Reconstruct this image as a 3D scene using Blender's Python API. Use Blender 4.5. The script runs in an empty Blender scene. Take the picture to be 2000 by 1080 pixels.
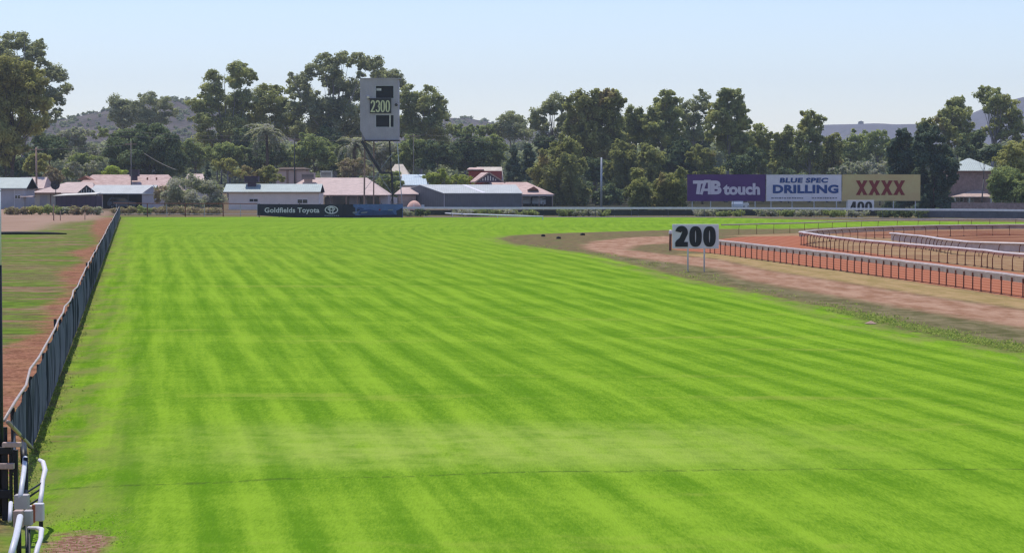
import bpy, math, random
import numpy as np
from mathutils import Vector, Matrix
C = bpy.context.scene.collection
R = math.radians
F = 1000/math.tan(R(12.5))      # focal length in photo pixels (photo is 2000 wide)
HZ = 345.0                      # horizon row of the photo
CH = 5.0                        # eye height in metres

# ------------------------------------------------------------ survey helpers: photo reading -> place on the site
def at(x, y, d): return Vector(((x-1000)/F*d, d, CH-(y-HZ)/F*d))
def gd(x, y, z=0.0):            # point at height z seen at (x,y)
    d = F*(CH-z)/(y-HZ); return Vector(((x-1000)/F*d, d, z))

# ------------------------------------------------------------ objects
def tag(o, label=None, cat=None, group=None, kind=None):
    if label: o['label'] = label
    if cat: o['category'] = cat
    if group: o['group'] = group
    if kind: o['kind'] = kind
    return o
def empty(name, loc=(0,0,0), rz=0.0, label=None, cat=None, group=None):
    o = bpy.data.objects.new(name, None); C.objects.link(o)
    o.location = loc; o.rotation_euler = (0,0,rz); o.empty_display_size = .3
    return tag(o, label, cat, group)
class MB:
    def __init__(s): s.v=[]; s.f=[]; s.m=[]; s.mats=[]
    def mi(s, mat):
        if mat is None: return 0
        if mat not in s.mats: s.mats.append(mat)
        return s.mats.index(mat)
    def add(s, vs, fs, mat=None):
        b=len(s.v); k=s.mi(mat)
        s.v += [tuple(v) for v in vs]; s.f += [tuple(b+i for i in f) for f in fs]; s.m += [k]*len(fs); return s
    def box(s, x0,x1,y0,y1,z0,z1, mat=None):
        return s.add([(x0,y0,z0),(x1,y0,z0),(x1,y1,z0),(x0,y1,z0),(x0,y0,z1),(x1,y0,z1),(x1,y1,z1),(x0,y1,z1)],
            [(0,3,2,1),(4,5,6,7),(0,1,5,4),(1,2,6,5),(2,3,7,6),(3,0,4,7)], mat)
    def tube(s, pts, rad, n=8, mat=None, cap=True):
        pts=[Vector(p) for p in pts]; rr = rad if isinstance(rad,(list,tuple)) else [rad]*len(pts)
        vs=[]; fs=[]
        for i,p in enumerate(pts):
            t=(pts[min(i+1,len(pts)-1)]-pts[max(i-1,0)]).normalized()
            u=t.cross(Vector((0,0,1)))
            if u.length<.05: u=t.cross(Vector((0,1,0)))
            u.normalize(); w=t.cross(u)
            for k in range(n):
                a=2*math.pi*k/n; vs.append(p+(u*math.cos(a)+w*math.sin(a))*rr[i])
        for i in range(len(pts)-1):
            for k in range(n):
                k2=(k+1)%n; fs.append((i*n+k,i*n+k2,(i+1)*n+k2,(i+1)*n+k))
        if cap: fs.append(tuple(range(n))[::-1]); fs.append(tuple((len(pts)-1)*n+k for k in range(n)))
        return s.add(vs,fs,mat)
    def beam(s, a, b, w, h, mat=None):     # rectangular bar a->b
        a=Vector(a); b=Vector(b); t=(b-a).normalized(); u=t.cross(Vector((0,0,1)))
        if u.length<.05: u=Vector((1,0,0))
        u.normalize(); q=u.cross(t)
        vs=[p+u*(sx*w/2)+q*(sz*h/2) for p in (a,b) for sx,sz in ((-1,-1),(1,-1),(1,1),(-1,1))]
        return s.add(vs,[(0,1,2,3)[::-1],(4,5,6,7),(0,1,5,4),(1,2,6,5),(2,3,7,6),(3,0,4,7)],mat)
    def prism(s, poly, y0, y1, mat=None):  # xz polygon extruded along y
        n=len(poly); vs=[(x,y0,z) for x,z in poly]+[(x,y1,z) for x,z in poly]
        fs=[tuple(range(n)),tuple(range(2*n-1,n-1,-1))]+[(i,i+n,(i+1)%n+n,(i+1)%n) for i in range(n)]
        return s.add(vs,fs,mat)
    def build(s, name, mat=None, parent=None, loc=None, smooth=False):
        me=bpy.data.meshes.new(name); me.from_pydata(s.v,[],s.f)
        mats = s.mats or [mat]
        for m in mats: me.materials.append(m)
        if len(mats)>1: me.polygons.foreach_set('material_index', s.m)
        if smooth: me.polygons.foreach_set('use_smooth',[True]*len(s.f))
        me.update()
        o=bpy.data.objects.new(name,me); C.objects.link(o)
        if parent: o.parent=parent
        if loc is not None: o.location=loc
        return o
def bevel(o, w=.02, seg=2):
    m=o.modifiers.new('bevel','BEVEL'); m.width=w; m.segments=seg; m.limit_method='ANGLE'; return o
def copy_tree(o, parent=None):
    c=o.copy(); C.objects.link(c)
    if parent: c.parent=parent
    for ch in [x for x in bpy.data.objects if x.parent==o]: copy_tree(ch,c)
    return c

# ------------------------------------------------------------ materials
class NT:
    def __init__(s, m): s.t=m.node_tree; s.n=s.t.nodes; s.l=s.t.links
    def node(s, ty, **k):
        n=s.n.new(ty)
        for a,b in k.items(): setattr(n,a,b)
        return n
    def put(s, sock, v):
        if isinstance(v, bpy.types.NodeSocket): s.l.new(v, sock)
        elif v is not None: sock.default_value = v
    def math(s, op, a, b=None, c=None, clamp=False):
        n=s.node('ShaderNodeMath', operation=op, use_clamp=clamp); s.put(n.inputs[0],a)
        if b is not None: s.put(n.inputs[1],b)
        if c is not None: s.put(n.inputs[2],c)
        return n.outputs[0]
    def noise(s, vec, scale, detail=3, rough=.55):
        n=s.node('ShaderNodeTexNoise'); n.inputs['Scale'].default_value=scale
        n.inputs['Detail'].default_value=detail; n.inputs['Roughness'].default_value=rough
        if vec is not None: s.put(n.inputs['Vector'],vec)
        return n.outputs['Fac']
    def mapping(s, vec, sc=(1,1,1), rz=0):
        n=s.node('ShaderNodeMapping'); n.inputs['Scale'].default_value=sc; n.inputs['Rotation'].default_value=(0,0,rz); s.put(n.inputs['Vector'],vec); return n.outputs[0]
    def mix(s, f, a, b):
        n=s.node('ShaderNodeMix', data_type='RGBA'); s.put(n.inputs[0],f)
        s.put(n.inputs[6], (*a,1) if isinstance(a,tuple) else a); s.put(n.inputs[7], (*b,1) if isinstance(b,tuple) else b); return n.outputs[2]
    def step(s, v, lo, hi):
        n=s.node('ShaderNodeMapRange', interpolation_type='SMOOTHSTEP'); s.put(n.inputs[0],v)
        n.inputs[1].default_value=lo; n.inputs[2].default_value=hi; return n.outputs[0]
    def attr(s, name): return s.node('ShaderNodeAttribute', attribute_name=name).outputs['Fac']
def newmat(name):
    m=bpy.data.materials.new(name); m.use_nodes=True; return m, NT(m), m.node_tree.nodes['Principled BSDF']
def mat(name, col, rough=.7, var=.18, scale=2.0, metal=0.0, spec=.3, col2=None, stretch=(1,1,1), bump=0):
    m,t,p=newmat(name)
    g=t.node('ShaderNodeNewGeometry').outputs['Position']
    v=t.mapping(g, stretch)
    n=t.math('ADD', t.math('MULTIPLY',t.noise(v,scale,4,.6),.7), t.math('MULTIPLY',t.noise(v,scale*7,2),.3))
    a=tuple(c*(1-var) for c in col); b=tuple(min(1,c*(1+var)) for c in (col2 or col))
    t.put(p.inputs['Base Color'], t.mix(t.step(n,.3,.7),a,b))
    p.inputs['Roughness'].default_value=rough; p.inputs['Metallic'].default_value=metal
    p.inputs['Specular IOR Level'].default_value=spec
    if bump:
        bn=t.node('ShaderNodeBump'); bn.inputs['Strength'].default_value=bump; bn.inputs['Distance'].default_value=.02
        t.put(bn.inputs['Height'],n); t.put(p.inputs['Normal'],bn.outputs[0])
    return m
def leafmat(name, dark, light, warm=None, trans=.48, scale=.35, tw=1.0):
    m,t,p=newmat(name)
    g=t.node('ShaderNodeNewGeometry').outputs['Position']
    k=t.attr('tone')
    n=t.noise(g,scale,2)
    f=t.math('ADD',t.math('MULTIPLY',k,.8),t.math('MULTIPLY',n,.4))
    c=t.mix(t.step(f,.2,.95),dark,light)
    if warm: c=t.mix(t.step(t.noise(g,scale*.6,1),.56,.72),c,warm)
    t.put(p.inputs['Base Color'],c); p.inputs['Roughness'].default_value=.75; p.inputs['Specular IOR Level'].default_value=.12
    tr=t.node('ShaderNodeBsdfTranslucent'); t.put(tr.inputs[0],t.mix(.55,c,(.50,.54,.15)))
    mx=t.node('ShaderNodeMixShader'); mx.inputs[0].default_value=trans*tw
    out=m.node_tree.nodes['Material Output']
    t.l.new(p.outputs[0],mx.inputs[1]); t.l.new(tr.outputs[0],mx.inputs[2]); t.l.new(mx.outputs[0],out.inputs[0])
    return m
def corr(name, col, period=.25, axis='X', rough=.5, depth=.8, var=.1):   # ribbed sheet metal / tiles in rows
    m=mat(name,col,rough,var,.8)
    t=NT(m); p=m.node_tree.nodes['Principled BSDF']
    w=t.node('ShaderNodeTexWave', bands_direction=axis); w.inputs['Scale'].default_value=1/period/3.18
    t.put(w.inputs['Vector'], t.node('ShaderNodeTexCoord').outputs['Object'])
    b=t.node('ShaderNodeBump'); b.inputs['Strength'].default_value=depth; b.inputs['Distance'].default_value=.03
    t.put(b.inputs['Height'], w.outputs['Fac']); t.put(p.inputs['Normal'], b.outputs[0]); return m

M = dict(
 sign=mat('faded_lilac_panel',(.70,.66,.76),.5,.06,.8), white=mat('white_paint',(.70,.67,.71),.45,.08,1.5), offwhite=mat('cream_paint',(.62,.58,.52),.6,.1,1),
 rail=mat('rail_plastic',(.44,.35,.31),.45,.18,3), railtop=mat('rail_plastic_bright',(.56,.48,.46),.4,.15,3), post=mat('rusty_post',(.20,.08,.05),.8,.35,5),
 farrail=mat('galvanised_rail',(.62,.62,.67),.4,.1,2), galv=mat('galvanised_steel',(.42,.44,.48),.45,.15,2,metal=.4),
 black=mat('black_paint',(.014,.016,.02),.5,.2,3), dark=mat('dark_steel',(.03,.03,.033),.6,.3,2),
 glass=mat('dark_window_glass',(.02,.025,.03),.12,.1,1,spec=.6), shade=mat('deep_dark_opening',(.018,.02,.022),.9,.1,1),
 brick=mat('brick_brown',(.38,.25,.22),.9,.25,3), brick2=mat('brick_tan',(.46,.34,.29),.9,.2,1.5),
 beige=mat('beige_cladding',(.76,.66,.62),.8,.08,.6), greywall=mat('grey_wall',(.44,.42,.46),.7,.1,.8),
 shedwall=corr('shed_wall_sheet',(.13,.135,.15),.3,'X'), shedroof=corr('shed_roof_sheet',(.46,.47,.46),.3,'X'),
 greenroof=corr('pale_green_roof_sheet',(.41,.46,.43),.3,'X'), blueroof=corr('pale_blue_roof_sheet',(.44,.52,.58),.3,'X'),
 pinktile=mat('pink_roof_tile',(.50,.33,.29),.85,.16,1.2,col2=(.56,.41,.37),stretch=(1,1,4)), palepink=mat('pale_pink_roof_tile',(.56,.43,.39),.85,.14,1.2,stretch=(1,1,4)),
 redtile=mat('terracotta_roof_tile',(.52,.27,.23),.85,.15,1.4,stretch=(1,1,4)), creamroof=mat('cream_roof_tile',(.58,.50,.42),.85,.14,1.2),
 redbrick=mat('red_chimney_brick',(.30,.06,.05),.9,.2,4), timber=mat('old_timber',(.30,.20,.16),.85,.3,3,stretch=(1,1,.2)),
 paletimber=mat('weathered_timber_end',(.50,.36,.31),.8,.2,6), fascia=mat('brown_fascia',(.25,.10,.06),.7,.2,3),
 trunk=mat('grey_bark',(.17,.15,.14),.9,.35,2,stretch=(1,1,.3)), paletrunk=mat('pale_gum_bark',(.26,.235,.23),.8,.3,1.5,stretch=(1,1,.4)),
 browntrunk=mat('brown_bark',(.10,.07,.055),.95,.35,2),
 cream_yell=mat('numeral_yellow',(.60,.60,.36),.6,.06,3), purple=mat('purple_panel',(.085,.025,.155),.5,.1,.6),
 lilac=mat('white_lettering',(.62,.55,.67),.5,.05,2), blueink=mat('blue_lettering',(.02,.065,.25),.5,.1,2), yellowp=mat('yellow_panel',(.62,.44,.22),.55,.10,.25,col2=(.54,.46,.22)),
 redink=mat('dark_red_lettering',(.22,.022,.022),.5,.1,2), navy=mat('navy_banner',(.008,.010,.030),.6,.2,.6), bannerblue=mat('blue_banner',(.075,.12,.34),.6,.22,.8),
 bannermid=mat('deep_blue_banner',(.02,.045,.17),.6,.3,1.5), ink=mat('grey_print',(.2,.2,.26),.6,.1,2),
 salmon=mat('salmon_fabric',(.70,.42,.34),.8,.1,2), tower=corr('tower_sheet',(.38,.345,.39),.35,'X',.6,.4), acbox=mat('cooler_housing',(.42,.33,.31),.7,.1,3),
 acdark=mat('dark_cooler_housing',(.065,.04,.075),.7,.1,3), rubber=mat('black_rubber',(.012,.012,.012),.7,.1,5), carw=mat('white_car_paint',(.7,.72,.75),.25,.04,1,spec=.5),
 carb=mat('blue_grey_car_paint',(.10,.14,.20),.25,.05,1,spec=.5), slate2=mat('dark_mesh_cloth',(.035,.042,.032),.85,.3,.8), slate=mat('slate_shade_cloth',(.10,.11,.14),.85,.2,.5), kerb=mat('pale_concrete',(.46,.42,.42),.9,.15,1),
 rustred=mat('orange_red_post',(.40,.12,.07),.7,.2,4),
)
L = dict(
 gum=leafmat('gum_leaves',(0.193,0.216,0.099),(0.414,0.435,0.162),(0.475,0.449,0.130)),
 gumgrey=leafmat('grey_gum_leaves',(0.208,0.232,0.136),(0.397,0.404,0.233)),
 olive=leafmat('olive_needles',(0.193,0.173,0.057),(0.475,0.449,0.156),(0.475,0.449,0.130)),
 dark=leafmat('dark_leaves',(0.049,0.085,0.043),(0.171,0.219,0.085),tw=.35),
 deep=leafmat('deep_green_needles',(0.036,0.066,0.045),(0.102,0.145,0.085),tw=.35),
 weep=leafmat('weeping_leaves',(0.158,0.173,0.069),(0.397,0.391,0.130),(0.350,0.256,0.130)),
 mid=leafmat('mid_green_leaves',(0.139,0.197,0.081),(0.365,0.419,0.142)),
 grey=leafmat('silver_green_leaves',(0.243,0.282,0.176),(0.475,0.449,0.399)),
 lime=leafmat('lime_leaves',(0.486,0.594,0.068),(0.520,0.620,0.120)),
 yellow=leafmat('yellow_green_leaves',(0.324,0.306,0.068),(0.475,0.449,0.171)),
 purple=leafmat('purple_brown_leaves',(0.208,0.149,0.115),(0.444,0.331,0.233)),
 pale=leafmat('pale_blossom_leaves',(0.486,0.460,0.317),(0.475,0.449,0.399)),
 hedge=leafmat('yellow_green_hedge_leaves',(0.270,0.324,0.041),(0.460,0.520,0.100)),
 weed=leafmat('weed_blades',(0.135,0.223,0.034),(0.260,0.340,0.060)),
 far=leafmat('far_scrub_leaves',(0.158,0.182,0.100),(0.381,0.404,0.171),tw=.5),
)

# ------------------------------------------------------------ camera, sky, sun, air
cam=bpy.data.objects.new('camera', bpy.data.cameras.new('camera')); C.objects.link(cam)
cam.data.sensor_width=36; cam.data.angle=R(25); cam.location=(0,0,CH)
cam.rotation_euler=(R(90)-math.atan((540-HZ)/F),0,0); cam.data.clip_start=.5; cam.data.clip_end=20000
bpy.context.scene.camera=cam
SE, SA = 68.0, -27.0           # sun elevation; bearing from straight ahead, negative = left
w=bpy.data.worlds.new('World'); bpy.context.scene.world=w; w.use_nodes=True
nt=w.node_tree; bg=nt.nodes['Background']; sky=nt.nodes.new('ShaderNodeTexSky'); sky.sky_type='NISHITA'; sky.sun_disc=False
sky.sun_elevation=R(SE); sky.sun_rotation=R(SA); sky.altitude=400; sky.air_density=1.0; sky.dust_density=.2; sky.ozone_density=1.6
tint=nt.nodes.new('ShaderNodeMix'); tint.data_type='RGBA'; tint.blend_type='MULTIPLY'; tint.inputs[0].default_value=1; tint.inputs[7].default_value=(.97,.96,1.10,1)
nt.links.new(sky.outputs[0],tint.inputs[6]); nt.links.new(tint.outputs[2],bg.inputs[0]); bg.inputs[1].default_value=.121
sl=bpy.data.lights.new('sun','SUN'); sl.energy=3.5; sl.angle=R(.55); sl.color=(1,.95,.87)
so=bpy.data.objects.new('sun',sl); C.objects.link(so)
sd=Vector((math.sin(R(SA))*math.cos(R(SE)), math.cos(R(SA))*math.cos(R(SE)), math.sin(R(SE))))
so.rotation_euler=sd.to_track_quat('Z','Y').to_euler(); so.location=(0,0,80)
vs=bpy.context.scene.view_settings; vs.view_transform='Standard'; vs.look='None'; vs.exposure=.25; vs.gamma=1
cy=bpy.context.scene.cycles; cy.filter_width=1.35; cy.max_bounces=6; cy.diffuse_bounces=3; cy.transparent_max_bounces=8; cy.volume_bounces=0; cy.use_denoising=True; cy.denoising_input_passes='RGB_ALBEDO_NORMAL'
mh=bpy.data.materials.new('air'); mh.use_nodes=True; t=mh.node_tree; t.nodes.remove(t.nodes['Principled BSDF'])
pv=t.nodes.new('ShaderNodeVolumePrincipled'); pv.inputs['Color'].default_value=(.78,.86,1,1); pv.inputs['Density'].default_value=.00015; pv.inputs['Anisotropy'].default_value=.2
t.links.new(pv.outputs[0], t.nodes['Material Output'].inputs['Volume'])
hz=MB().box(-2600,2600,-120,4300,-3,190).build('haze',mh); tag(hz,kind='stuff')

# ------------------------------------------------------------ ground as one sheet, cut into its regions
def P2(pts): return [tuple(gd(x,y)[:2]) for x,y in pts]
fence_x = lambda Y: -1.95-.163*Y
turf=[(fence_x(Y)+.25,Y) for Y in (-60,0,42,100,170,240,284)]+[(-48,284.5)]+P2([(500,424),(850,425),(1300,424.5),(1450,426),(1600,430),(1800,432),(2000,434)])+[(150,232),(150,205)]+\
  P2([(2000,440),(1755,441),(1545,446),(1405,447),(1250,451),(1100,455),(1000,460),(972,466),(1000,476),(1080,487),(1150,497),(1230,515),(1340,545),(1500,580),(1640,608),(1700,632),(1850,664),(2000,692)])+[(19,38),(24,0),(24,-60)]
path1=P2([(1138,478),(1160,470),(1230,463.5),(1320,461),(1330,473),(1245,478),(1225,488),(1310,499),(1400,506),(1500,528),(1650,553),(1800,578),(2000,606)])+[(26,50),(33,20),(30,18),(23,50)]+\
  P2([(2000,640),(1800,607),(1600,574),(1450,546),(1400,524),(1300,512),(1200,500),(1145,487)])
orange=P2([(1310,473),(1400,468),(1450,463),(1575,461),(1580,479),(1650,488),(1825,511),(2000,533)])+[(34,70),(40,40),(30,40)]+P2([(2000,584),(1825,557),(1650,529),(1524,511),(1395,495),(1312,487)])
infld=P2([(1400,462),(1560,456),(1700,449),(2000,445)])+[(120,190),(120,60),(60,60)]+P2([(2000,540),(1825,512),(1650,488),(1575,477),(1570,463)])
browns=P2([(1600,455),(1750,451),(2000,449)])+[(100,185),(100,150)]+P2([(2000,474),(1850,469),(1700,464)])
soilL=[(fence_x(Y)-a,Y) for Y,a in ((0,.0),(45,0),(80,0),(110,0),(150,0),(200,0),(284,0))]+[(fence_x(Y)-a,Y) for Y,a in ((284,3),(215,2.2),(170,.8),(150,2.6),(138,1.0),(120,2.0),(100,.9),(84,1.5),(74,1.2),(62,2.6),(50,2.6),(0,2.6))]
dirtL=P2([(-400,414),(0,410),(110,410),(215,413)])+P2([(205,424),(185,430),(110,436),(90,448),(0,458),(-300,462)])
baresp=P2([(85,1062),(110,1040),(170,1038),(215,1050),(212,1075),(150,1100),(80,1100)])
wgreen=P2([(1560,592),(1640,603),(1700,616),(1850,646),(2000,674),(2000,702),(1850,672),(1700,642),(1600,606)])
tanv=P2([(1310,497),(1400,495),(1524,512),(1650,530),(1825,558),(2000,586)])+[(27,60),(27,50)]+P2([(2000,604),(1800,577),(1650,552),(1500,527),(1400,505)])
dkverge=P2([(1300,508),(1400,528),(1450,550),(1600,578),(1800,610),(2000,642)])+[(24,45)]+P2([(2000,675),(1850,648),(1700,615),(1560,585),(1420,555),(1330,535),(1230,512),(1160,498)])
def sdist(poly,P):
    poly=np.array(poly,float); n=len(poly); ins=np.zeros(len(P),bool); best=np.full(len(P),1e9)
    for i in range(n):
        a=poly[i]; b=poly[(i+1)%n]; ab=b-a; ap=P-a
        tt=np.clip((ap@ab)/max(ab@ab,1e-9),0,1); dd=np.hypot(*(ap-tt[:,None]*ab).T); best=np.minimum(best,dd)
        c=(a[1]>P[:,1])!=(b[1]>P[:,1])
        with np.errstate(all='ignore'): xi=(b[0]-a[0])*(P[:,1]-a[1])/(b[1]-a[1])+a[0]
        ins^=c&(P[:,0]<xi)
    return np.where(ins,best,-best)
ys=list(np.arange(-110,18,8.0)); y=18.0
while y<4150: ys.append(y); y*=1.0115
ys=np.array(ys); NC=281; s=np.linspace(-1,1,NC); s=np.sign(s)*np.abs(s)**1.0
hw=60+.27*np.maximum(ys,0)+np.where(ys>500,(ys-500)*.3,0)
X=(s[None,:]*hw[:,None]); Y=np.repeat(ys[:,None],NC,1)
P=np.stack([X.ravel(),Y.ravel()],1)
A={}
for nm,pl in dict(turf=turf,path=path1,orange=orange,infield=infld,brown=browns,soil=soilL,dirt=dirtL,bare=baresp,dverge=dkverge,tanv=tanv,wgreen=wgreen).items():
    A[nm]=np.clip(sdist(pl,P),-8,8)
bend=np.maximum(P[:,1]-185,0)
A['strip']=P[:,0]+.157*P[:,1]-bend**2*.0018
def ground_material():
    m,t,p=newmat('ground_cover')
    pos=t.node('ShaderNodeNewGeometry').outputs['Position']
    sep=t.node('ShaderNodeSeparateXYZ'); t.l.new(pos,sep.inputs[0]); px,py=sep.outputs[0],sep.outputs[1]
    fine=t.noise(pos,9,2,.6); med=t.noise(pos,1.3,4,.6); big=t.noise(pos,.22,3,.55)
    wide=t.noise(t.mapping(pos,(.22,1,1)),.30,3,.6); wide2=t.noise(t.mapping(pos,(.15,1,1)),.9,3,.6)
    longy=t.noise(t.mapping(pos,(1,.22,1),R(-7.5)),1.1,4,.65)
    def edge(name,amp,soft,sc=None):
        n = t.math('SUBTRACT', t.noise(pos,.8,4,.65) if sc is None else t.noise(pos,sc,4,.65), .5)
        return t.step(t.math('ADD',t.attr(name),t.math('MULTIPLY',n,amp)),-soft,soft)
    # rough dry country
    soilc=t.mix(t.step(med,.3,.7),(.21,.105,.075),(.31,.19,.145))
    grassd=t.mix(t.step(t.math('ADD',t.math('MULTIPLY',fine,.5),t.math('MULTIPLY',med,.5)),.35,.65),(.10,.095,.04),(.20,.175,.08))
    greend=t.mix(t.step(med,.3,.7),(.075,.13,.02),(.15,.22,.035))
    base=t.mix(t.step(t.math('ADD',t.math('MULTIPLY',wide,.7),t.math('MULTIPLY',med,.3)),.40,.56),grassd,greend)
    base=t.mix(t.step(t.math('ADD',t.math('MULTIPLY',wide2,.6),t.math('MULTIPLY',big,.4)),.51,.61),base,soilc)
    # verge beside the turf (right side): olive and brown stubble
    verge=t.mix(t.step(t.math('ADD',t.math('MULTIPLY',fine,.4),t.math('MULTIPLY',med,.6)),.38,.62),(.11,.085,.05),(.215,.165,.085))
    right=t.step(t.math('ADD',px,t.math('MULTIPLY',py,.163)),2,4)
    col=t.mix(right,base,t.mix(t.math('MULTIPLY',t.step(longy,.50,.62),.5),verge,(.12,.155,.05)))
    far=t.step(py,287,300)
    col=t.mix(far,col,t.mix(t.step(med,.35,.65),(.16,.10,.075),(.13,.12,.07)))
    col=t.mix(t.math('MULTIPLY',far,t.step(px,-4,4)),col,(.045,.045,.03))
    col=t.mix(t.math('MULTIPLY',edge('soil',3.2,.5),.9),col,t.mix(t.step(t.math('ADD',t.math('MULTIPLY',fine,.5),t.math('MULTIPLY',med,.5)),.36,.62),(.15,.062,.042),(.36,.17,.115)))
    dk=t.mix(t.step(t.math('ADD',t.math('MULTIPLY',longy,.5),t.math('MULTIPLY',med,.5)),.40,.60),(.105,.10,.045),(.20,.165,.095))
    col=t.mix(edge('dverge',1.6,.5),col,dk)
    col=t.mix(edge('tanv',1.5,.5),col,t.mix(t.step(t.math('ADD',t.math('MULTIPLY',med,.45),t.math('MULTIPLY',longy,.55)),.40,.60),(.27,.20,.085),(.37,.255,.13)))
    col=t.mix(t.math('MULTIPLY',edge('wgreen',1.6,.4),t.step(t.noise(pos,2.2,4,.7),.42,.55)),col,t.mix(t.step(fine,.35,.65),(.06,.10,.02),(.15,.235,.035)))
    dirt=t.mix(t.step(wide2,.35,.65),(.27,.175,.125),(.36,.25,.195))
    col=t.mix(edge('dirt',6,2),col,dirt)
    tan=t.mix(t.step(t.math('ADD',t.math('MULTIPLY',wide,.5),t.math('MULTIPLY',med,.5)),.38,.62),(.24,.135,.08),(.34,.235,.13))
    col=t.mix(edge('infield',2.5,.5),col,tan)
    col=t.mix(edge('brown',5,.6),col,t.mix(t.step(wide2,.42,.58),(.13,.045,.03),(.34,.18,.11)))
    pth=t.mix(t.step(t.math('ADD',t.math('MULTIPLY',longy,.65),t.math('MULTIPLY',med,.35)),.38,.62),(.27,.145,.092),(.41,.255,.18))
    col=t.mix(t.math('MULTIPLY',edge('path',1.6,.7),.93),col,pth)
    # raked orange track: harrow lines
    wav=t.math('MULTIPLY_ADD',t.math('SINE',t.math('ADD',t.math('MULTIPLY',t.math('MULTIPLY_ADD',py,.1375,px),2*math.pi/.95),t.math('MULTIPLY',med,3))),.5,.5)
    org=t.mix(t.math('MULTIPLY_ADD',wav,.7,t.math('MULTIPLY',fine,.3)),(.26,.088,.048),(.42,.175,.11))
    col=t.mix(edge('orange',.7,.25),col,org)
    # turf with mowing stripes
    st=t.attr('strip'); warp=t.math('MULTIPLY',t.math('SUBTRACT',t.noise(pos,.04,2),.5),1.0)
    ph=t.math('ADD',st,warp)
    s1=t.math('MULTIPLY_ADD',t.math('SINE',t.math('MULTIPLY',ph,2*math.pi/1.28)),.5,.5)
    cb=t.node('ShaderNodeCombineXYZ'); t.put(cb.inputs[0],st); t.put(cb.inputs[1],t.math('MULTIPLY',py,.035)); sv=cb.outputs[0]
    l1=t.noise(sv,1.3,2,.5); l2=t.noise(sv,3.3,2,.6)
    amp=t.step(big,.25,.75)
    tone=t.math('ADD',t.math('MULTIPLY',t.math('SUBTRACT',s1,.5),t.math('MULTIPLY',t.math('MULTIPLY_ADD',amp,.24,.16),t.math('MULTIPLY_ADD',t.step(py,230,130),.8,.2))),t.math('MULTIPLY',t.math('SUBTRACT',l1,.5),.8))
    tone=t.math('ADD',tone,t.math('MULTIPLY',t.math('SUBTRACT',l2,.5),.85))
    cross=t.noise(t.mapping(pos,(.10,1,1)),.22,4,.6)
    tone=t.math('ADD',tone,t.math('MULTIPLY',t.math('SUBTRACT',cross,.5),.8))
    tone=t.math('ADD',tone,t.math('MULTIPLY',t.math('SUBTRACT',med,.5),.4))
    tone=t.math('ADD',tone,t.math('MULTIPLY',t.math('SUBTRACT',t.noise(t.mapping(pos,(1,.25,1)),7,3,.7),.5),.55))
    tone=t.math('ADD',tone,t.math('MULTIPLY',t.math('SUBTRACT',t.noise(t.mapping(pos,(1,.14,1)),26,3,.75),.5),1.1))
    tone=t.math('ADD',tone,.47)
    g=t.mix(t.step(tone,0,1),(.092,.206,.012),(.226,.368,.030))
    worn=t.step(t.math('ADD',t.math('MULTIPLY',wide,.75),t.math('MULTIPLY',med,.25)),.56,.70)
    band=t.math('MULTIPLY',t.step(t.math('ABSOLUTE',t.math('SUBTRACT',py,43.0)),5.0,1.5), t.step(t.math('ABSOLUTE',t.math('ADD',px,.5)),9,2))
    g=t.mix(t.math('MULTIPLY',worn,.5),g,(.27,.31,.055))
    g=t.mix(t.math('MULTIPLY',band,t.math('MULTIPLY',t.step(t.math('ADD',t.math('MULTIPLY',l1,.5),t.math('MULTIPLY',med,.5)),.30,.62),.62)),g,(.32,.40,.085))
    # pale, thin far end and left margin
    g=t.mix(t.math('MULTIPLY',t.math('MULTIPLY',t.step(py,95,150),t.step(med,.3,.75)),.38),g,(.25,.31,.045))
    lm=t.math('MULTIPLY',t.step(t.attr('turf'),2.2,.2),t.step(longy,.40,.64)); g=t.mix(t.math('MULTIPLY',lm,.75),g,(.21,.21,.07))
    # crease across the track
    cl=t.math('SUBTRACT',py,t.math('ADD',t.math('MULTIPLY_ADD',px,.18,38.85),t.math('ADD',t.math('MULTIPLY',t.math('SUBTRACT',t.noise(pos,.45,3),.5),.9),t.math('MULTIPLY',t.math('MULTIPLY',px,px),-.014))))
    crease=t.math('MULTIPLY',t.step(t.math('ABSOLUTE',cl),.17,.03),t.step(t.noise(t.mapping(pos,(1,.3,1)),4.5,4,.75),.38,.58))
    g=t.mix(t.math('MULTIPLY',crease,.55),g,(.05,.085,.02))
    tm=edge('turf',2.0,.5)
    col=t.mix(tm,col,g)
    col=t.mix(edge('bare',.7,.15,2.5),col,t.mix(t.step(fine,.35,.65),(.17,.085,.055),(.33,.20,.15)))
    t.put(p.inputs['Base Color'],col); p.inputs['Roughness'].default_value=1; p.inputs['Specular IOR Level'].default_value=0
    b=t.node('ShaderNodeBump'); b.inputs['Strength'].default_value=.55; b.inputs['Distance'].default_value=.05
    t.put(b.inputs['Height'],t.math('ADD',t.noise(t.mapping(pos,(1,.2,1)),20,3,.7),t.math('MULTIPLY',med,.6))); t.put(p.inputs['Normal'],b.outputs[0])
    return m
gm=ground_material()
i0=np.arange((len(ys)-1)*NC).reshape(len(ys)-1,NC)[:,:-1].ravel()
quads=np.stack([i0,i0+1,i0+NC+1,i0+NC],1)
fc={k:v[quads].mean(1) for k,v in A.items()}
reg=np.zeros(len(quads),int)
reg[fc['path']>0]=2; reg[fc['orange']>0]=3; reg[fc['turf']>0]=1
rs=np.random.RandomState(3)
Z=(np.sin(P[:,0]*.21+P[:,1]*.05)*.02+np.sin(P[:,1]*.13+1)*.02)*np.clip((P[:,1]-20)/40,0,1)
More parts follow.
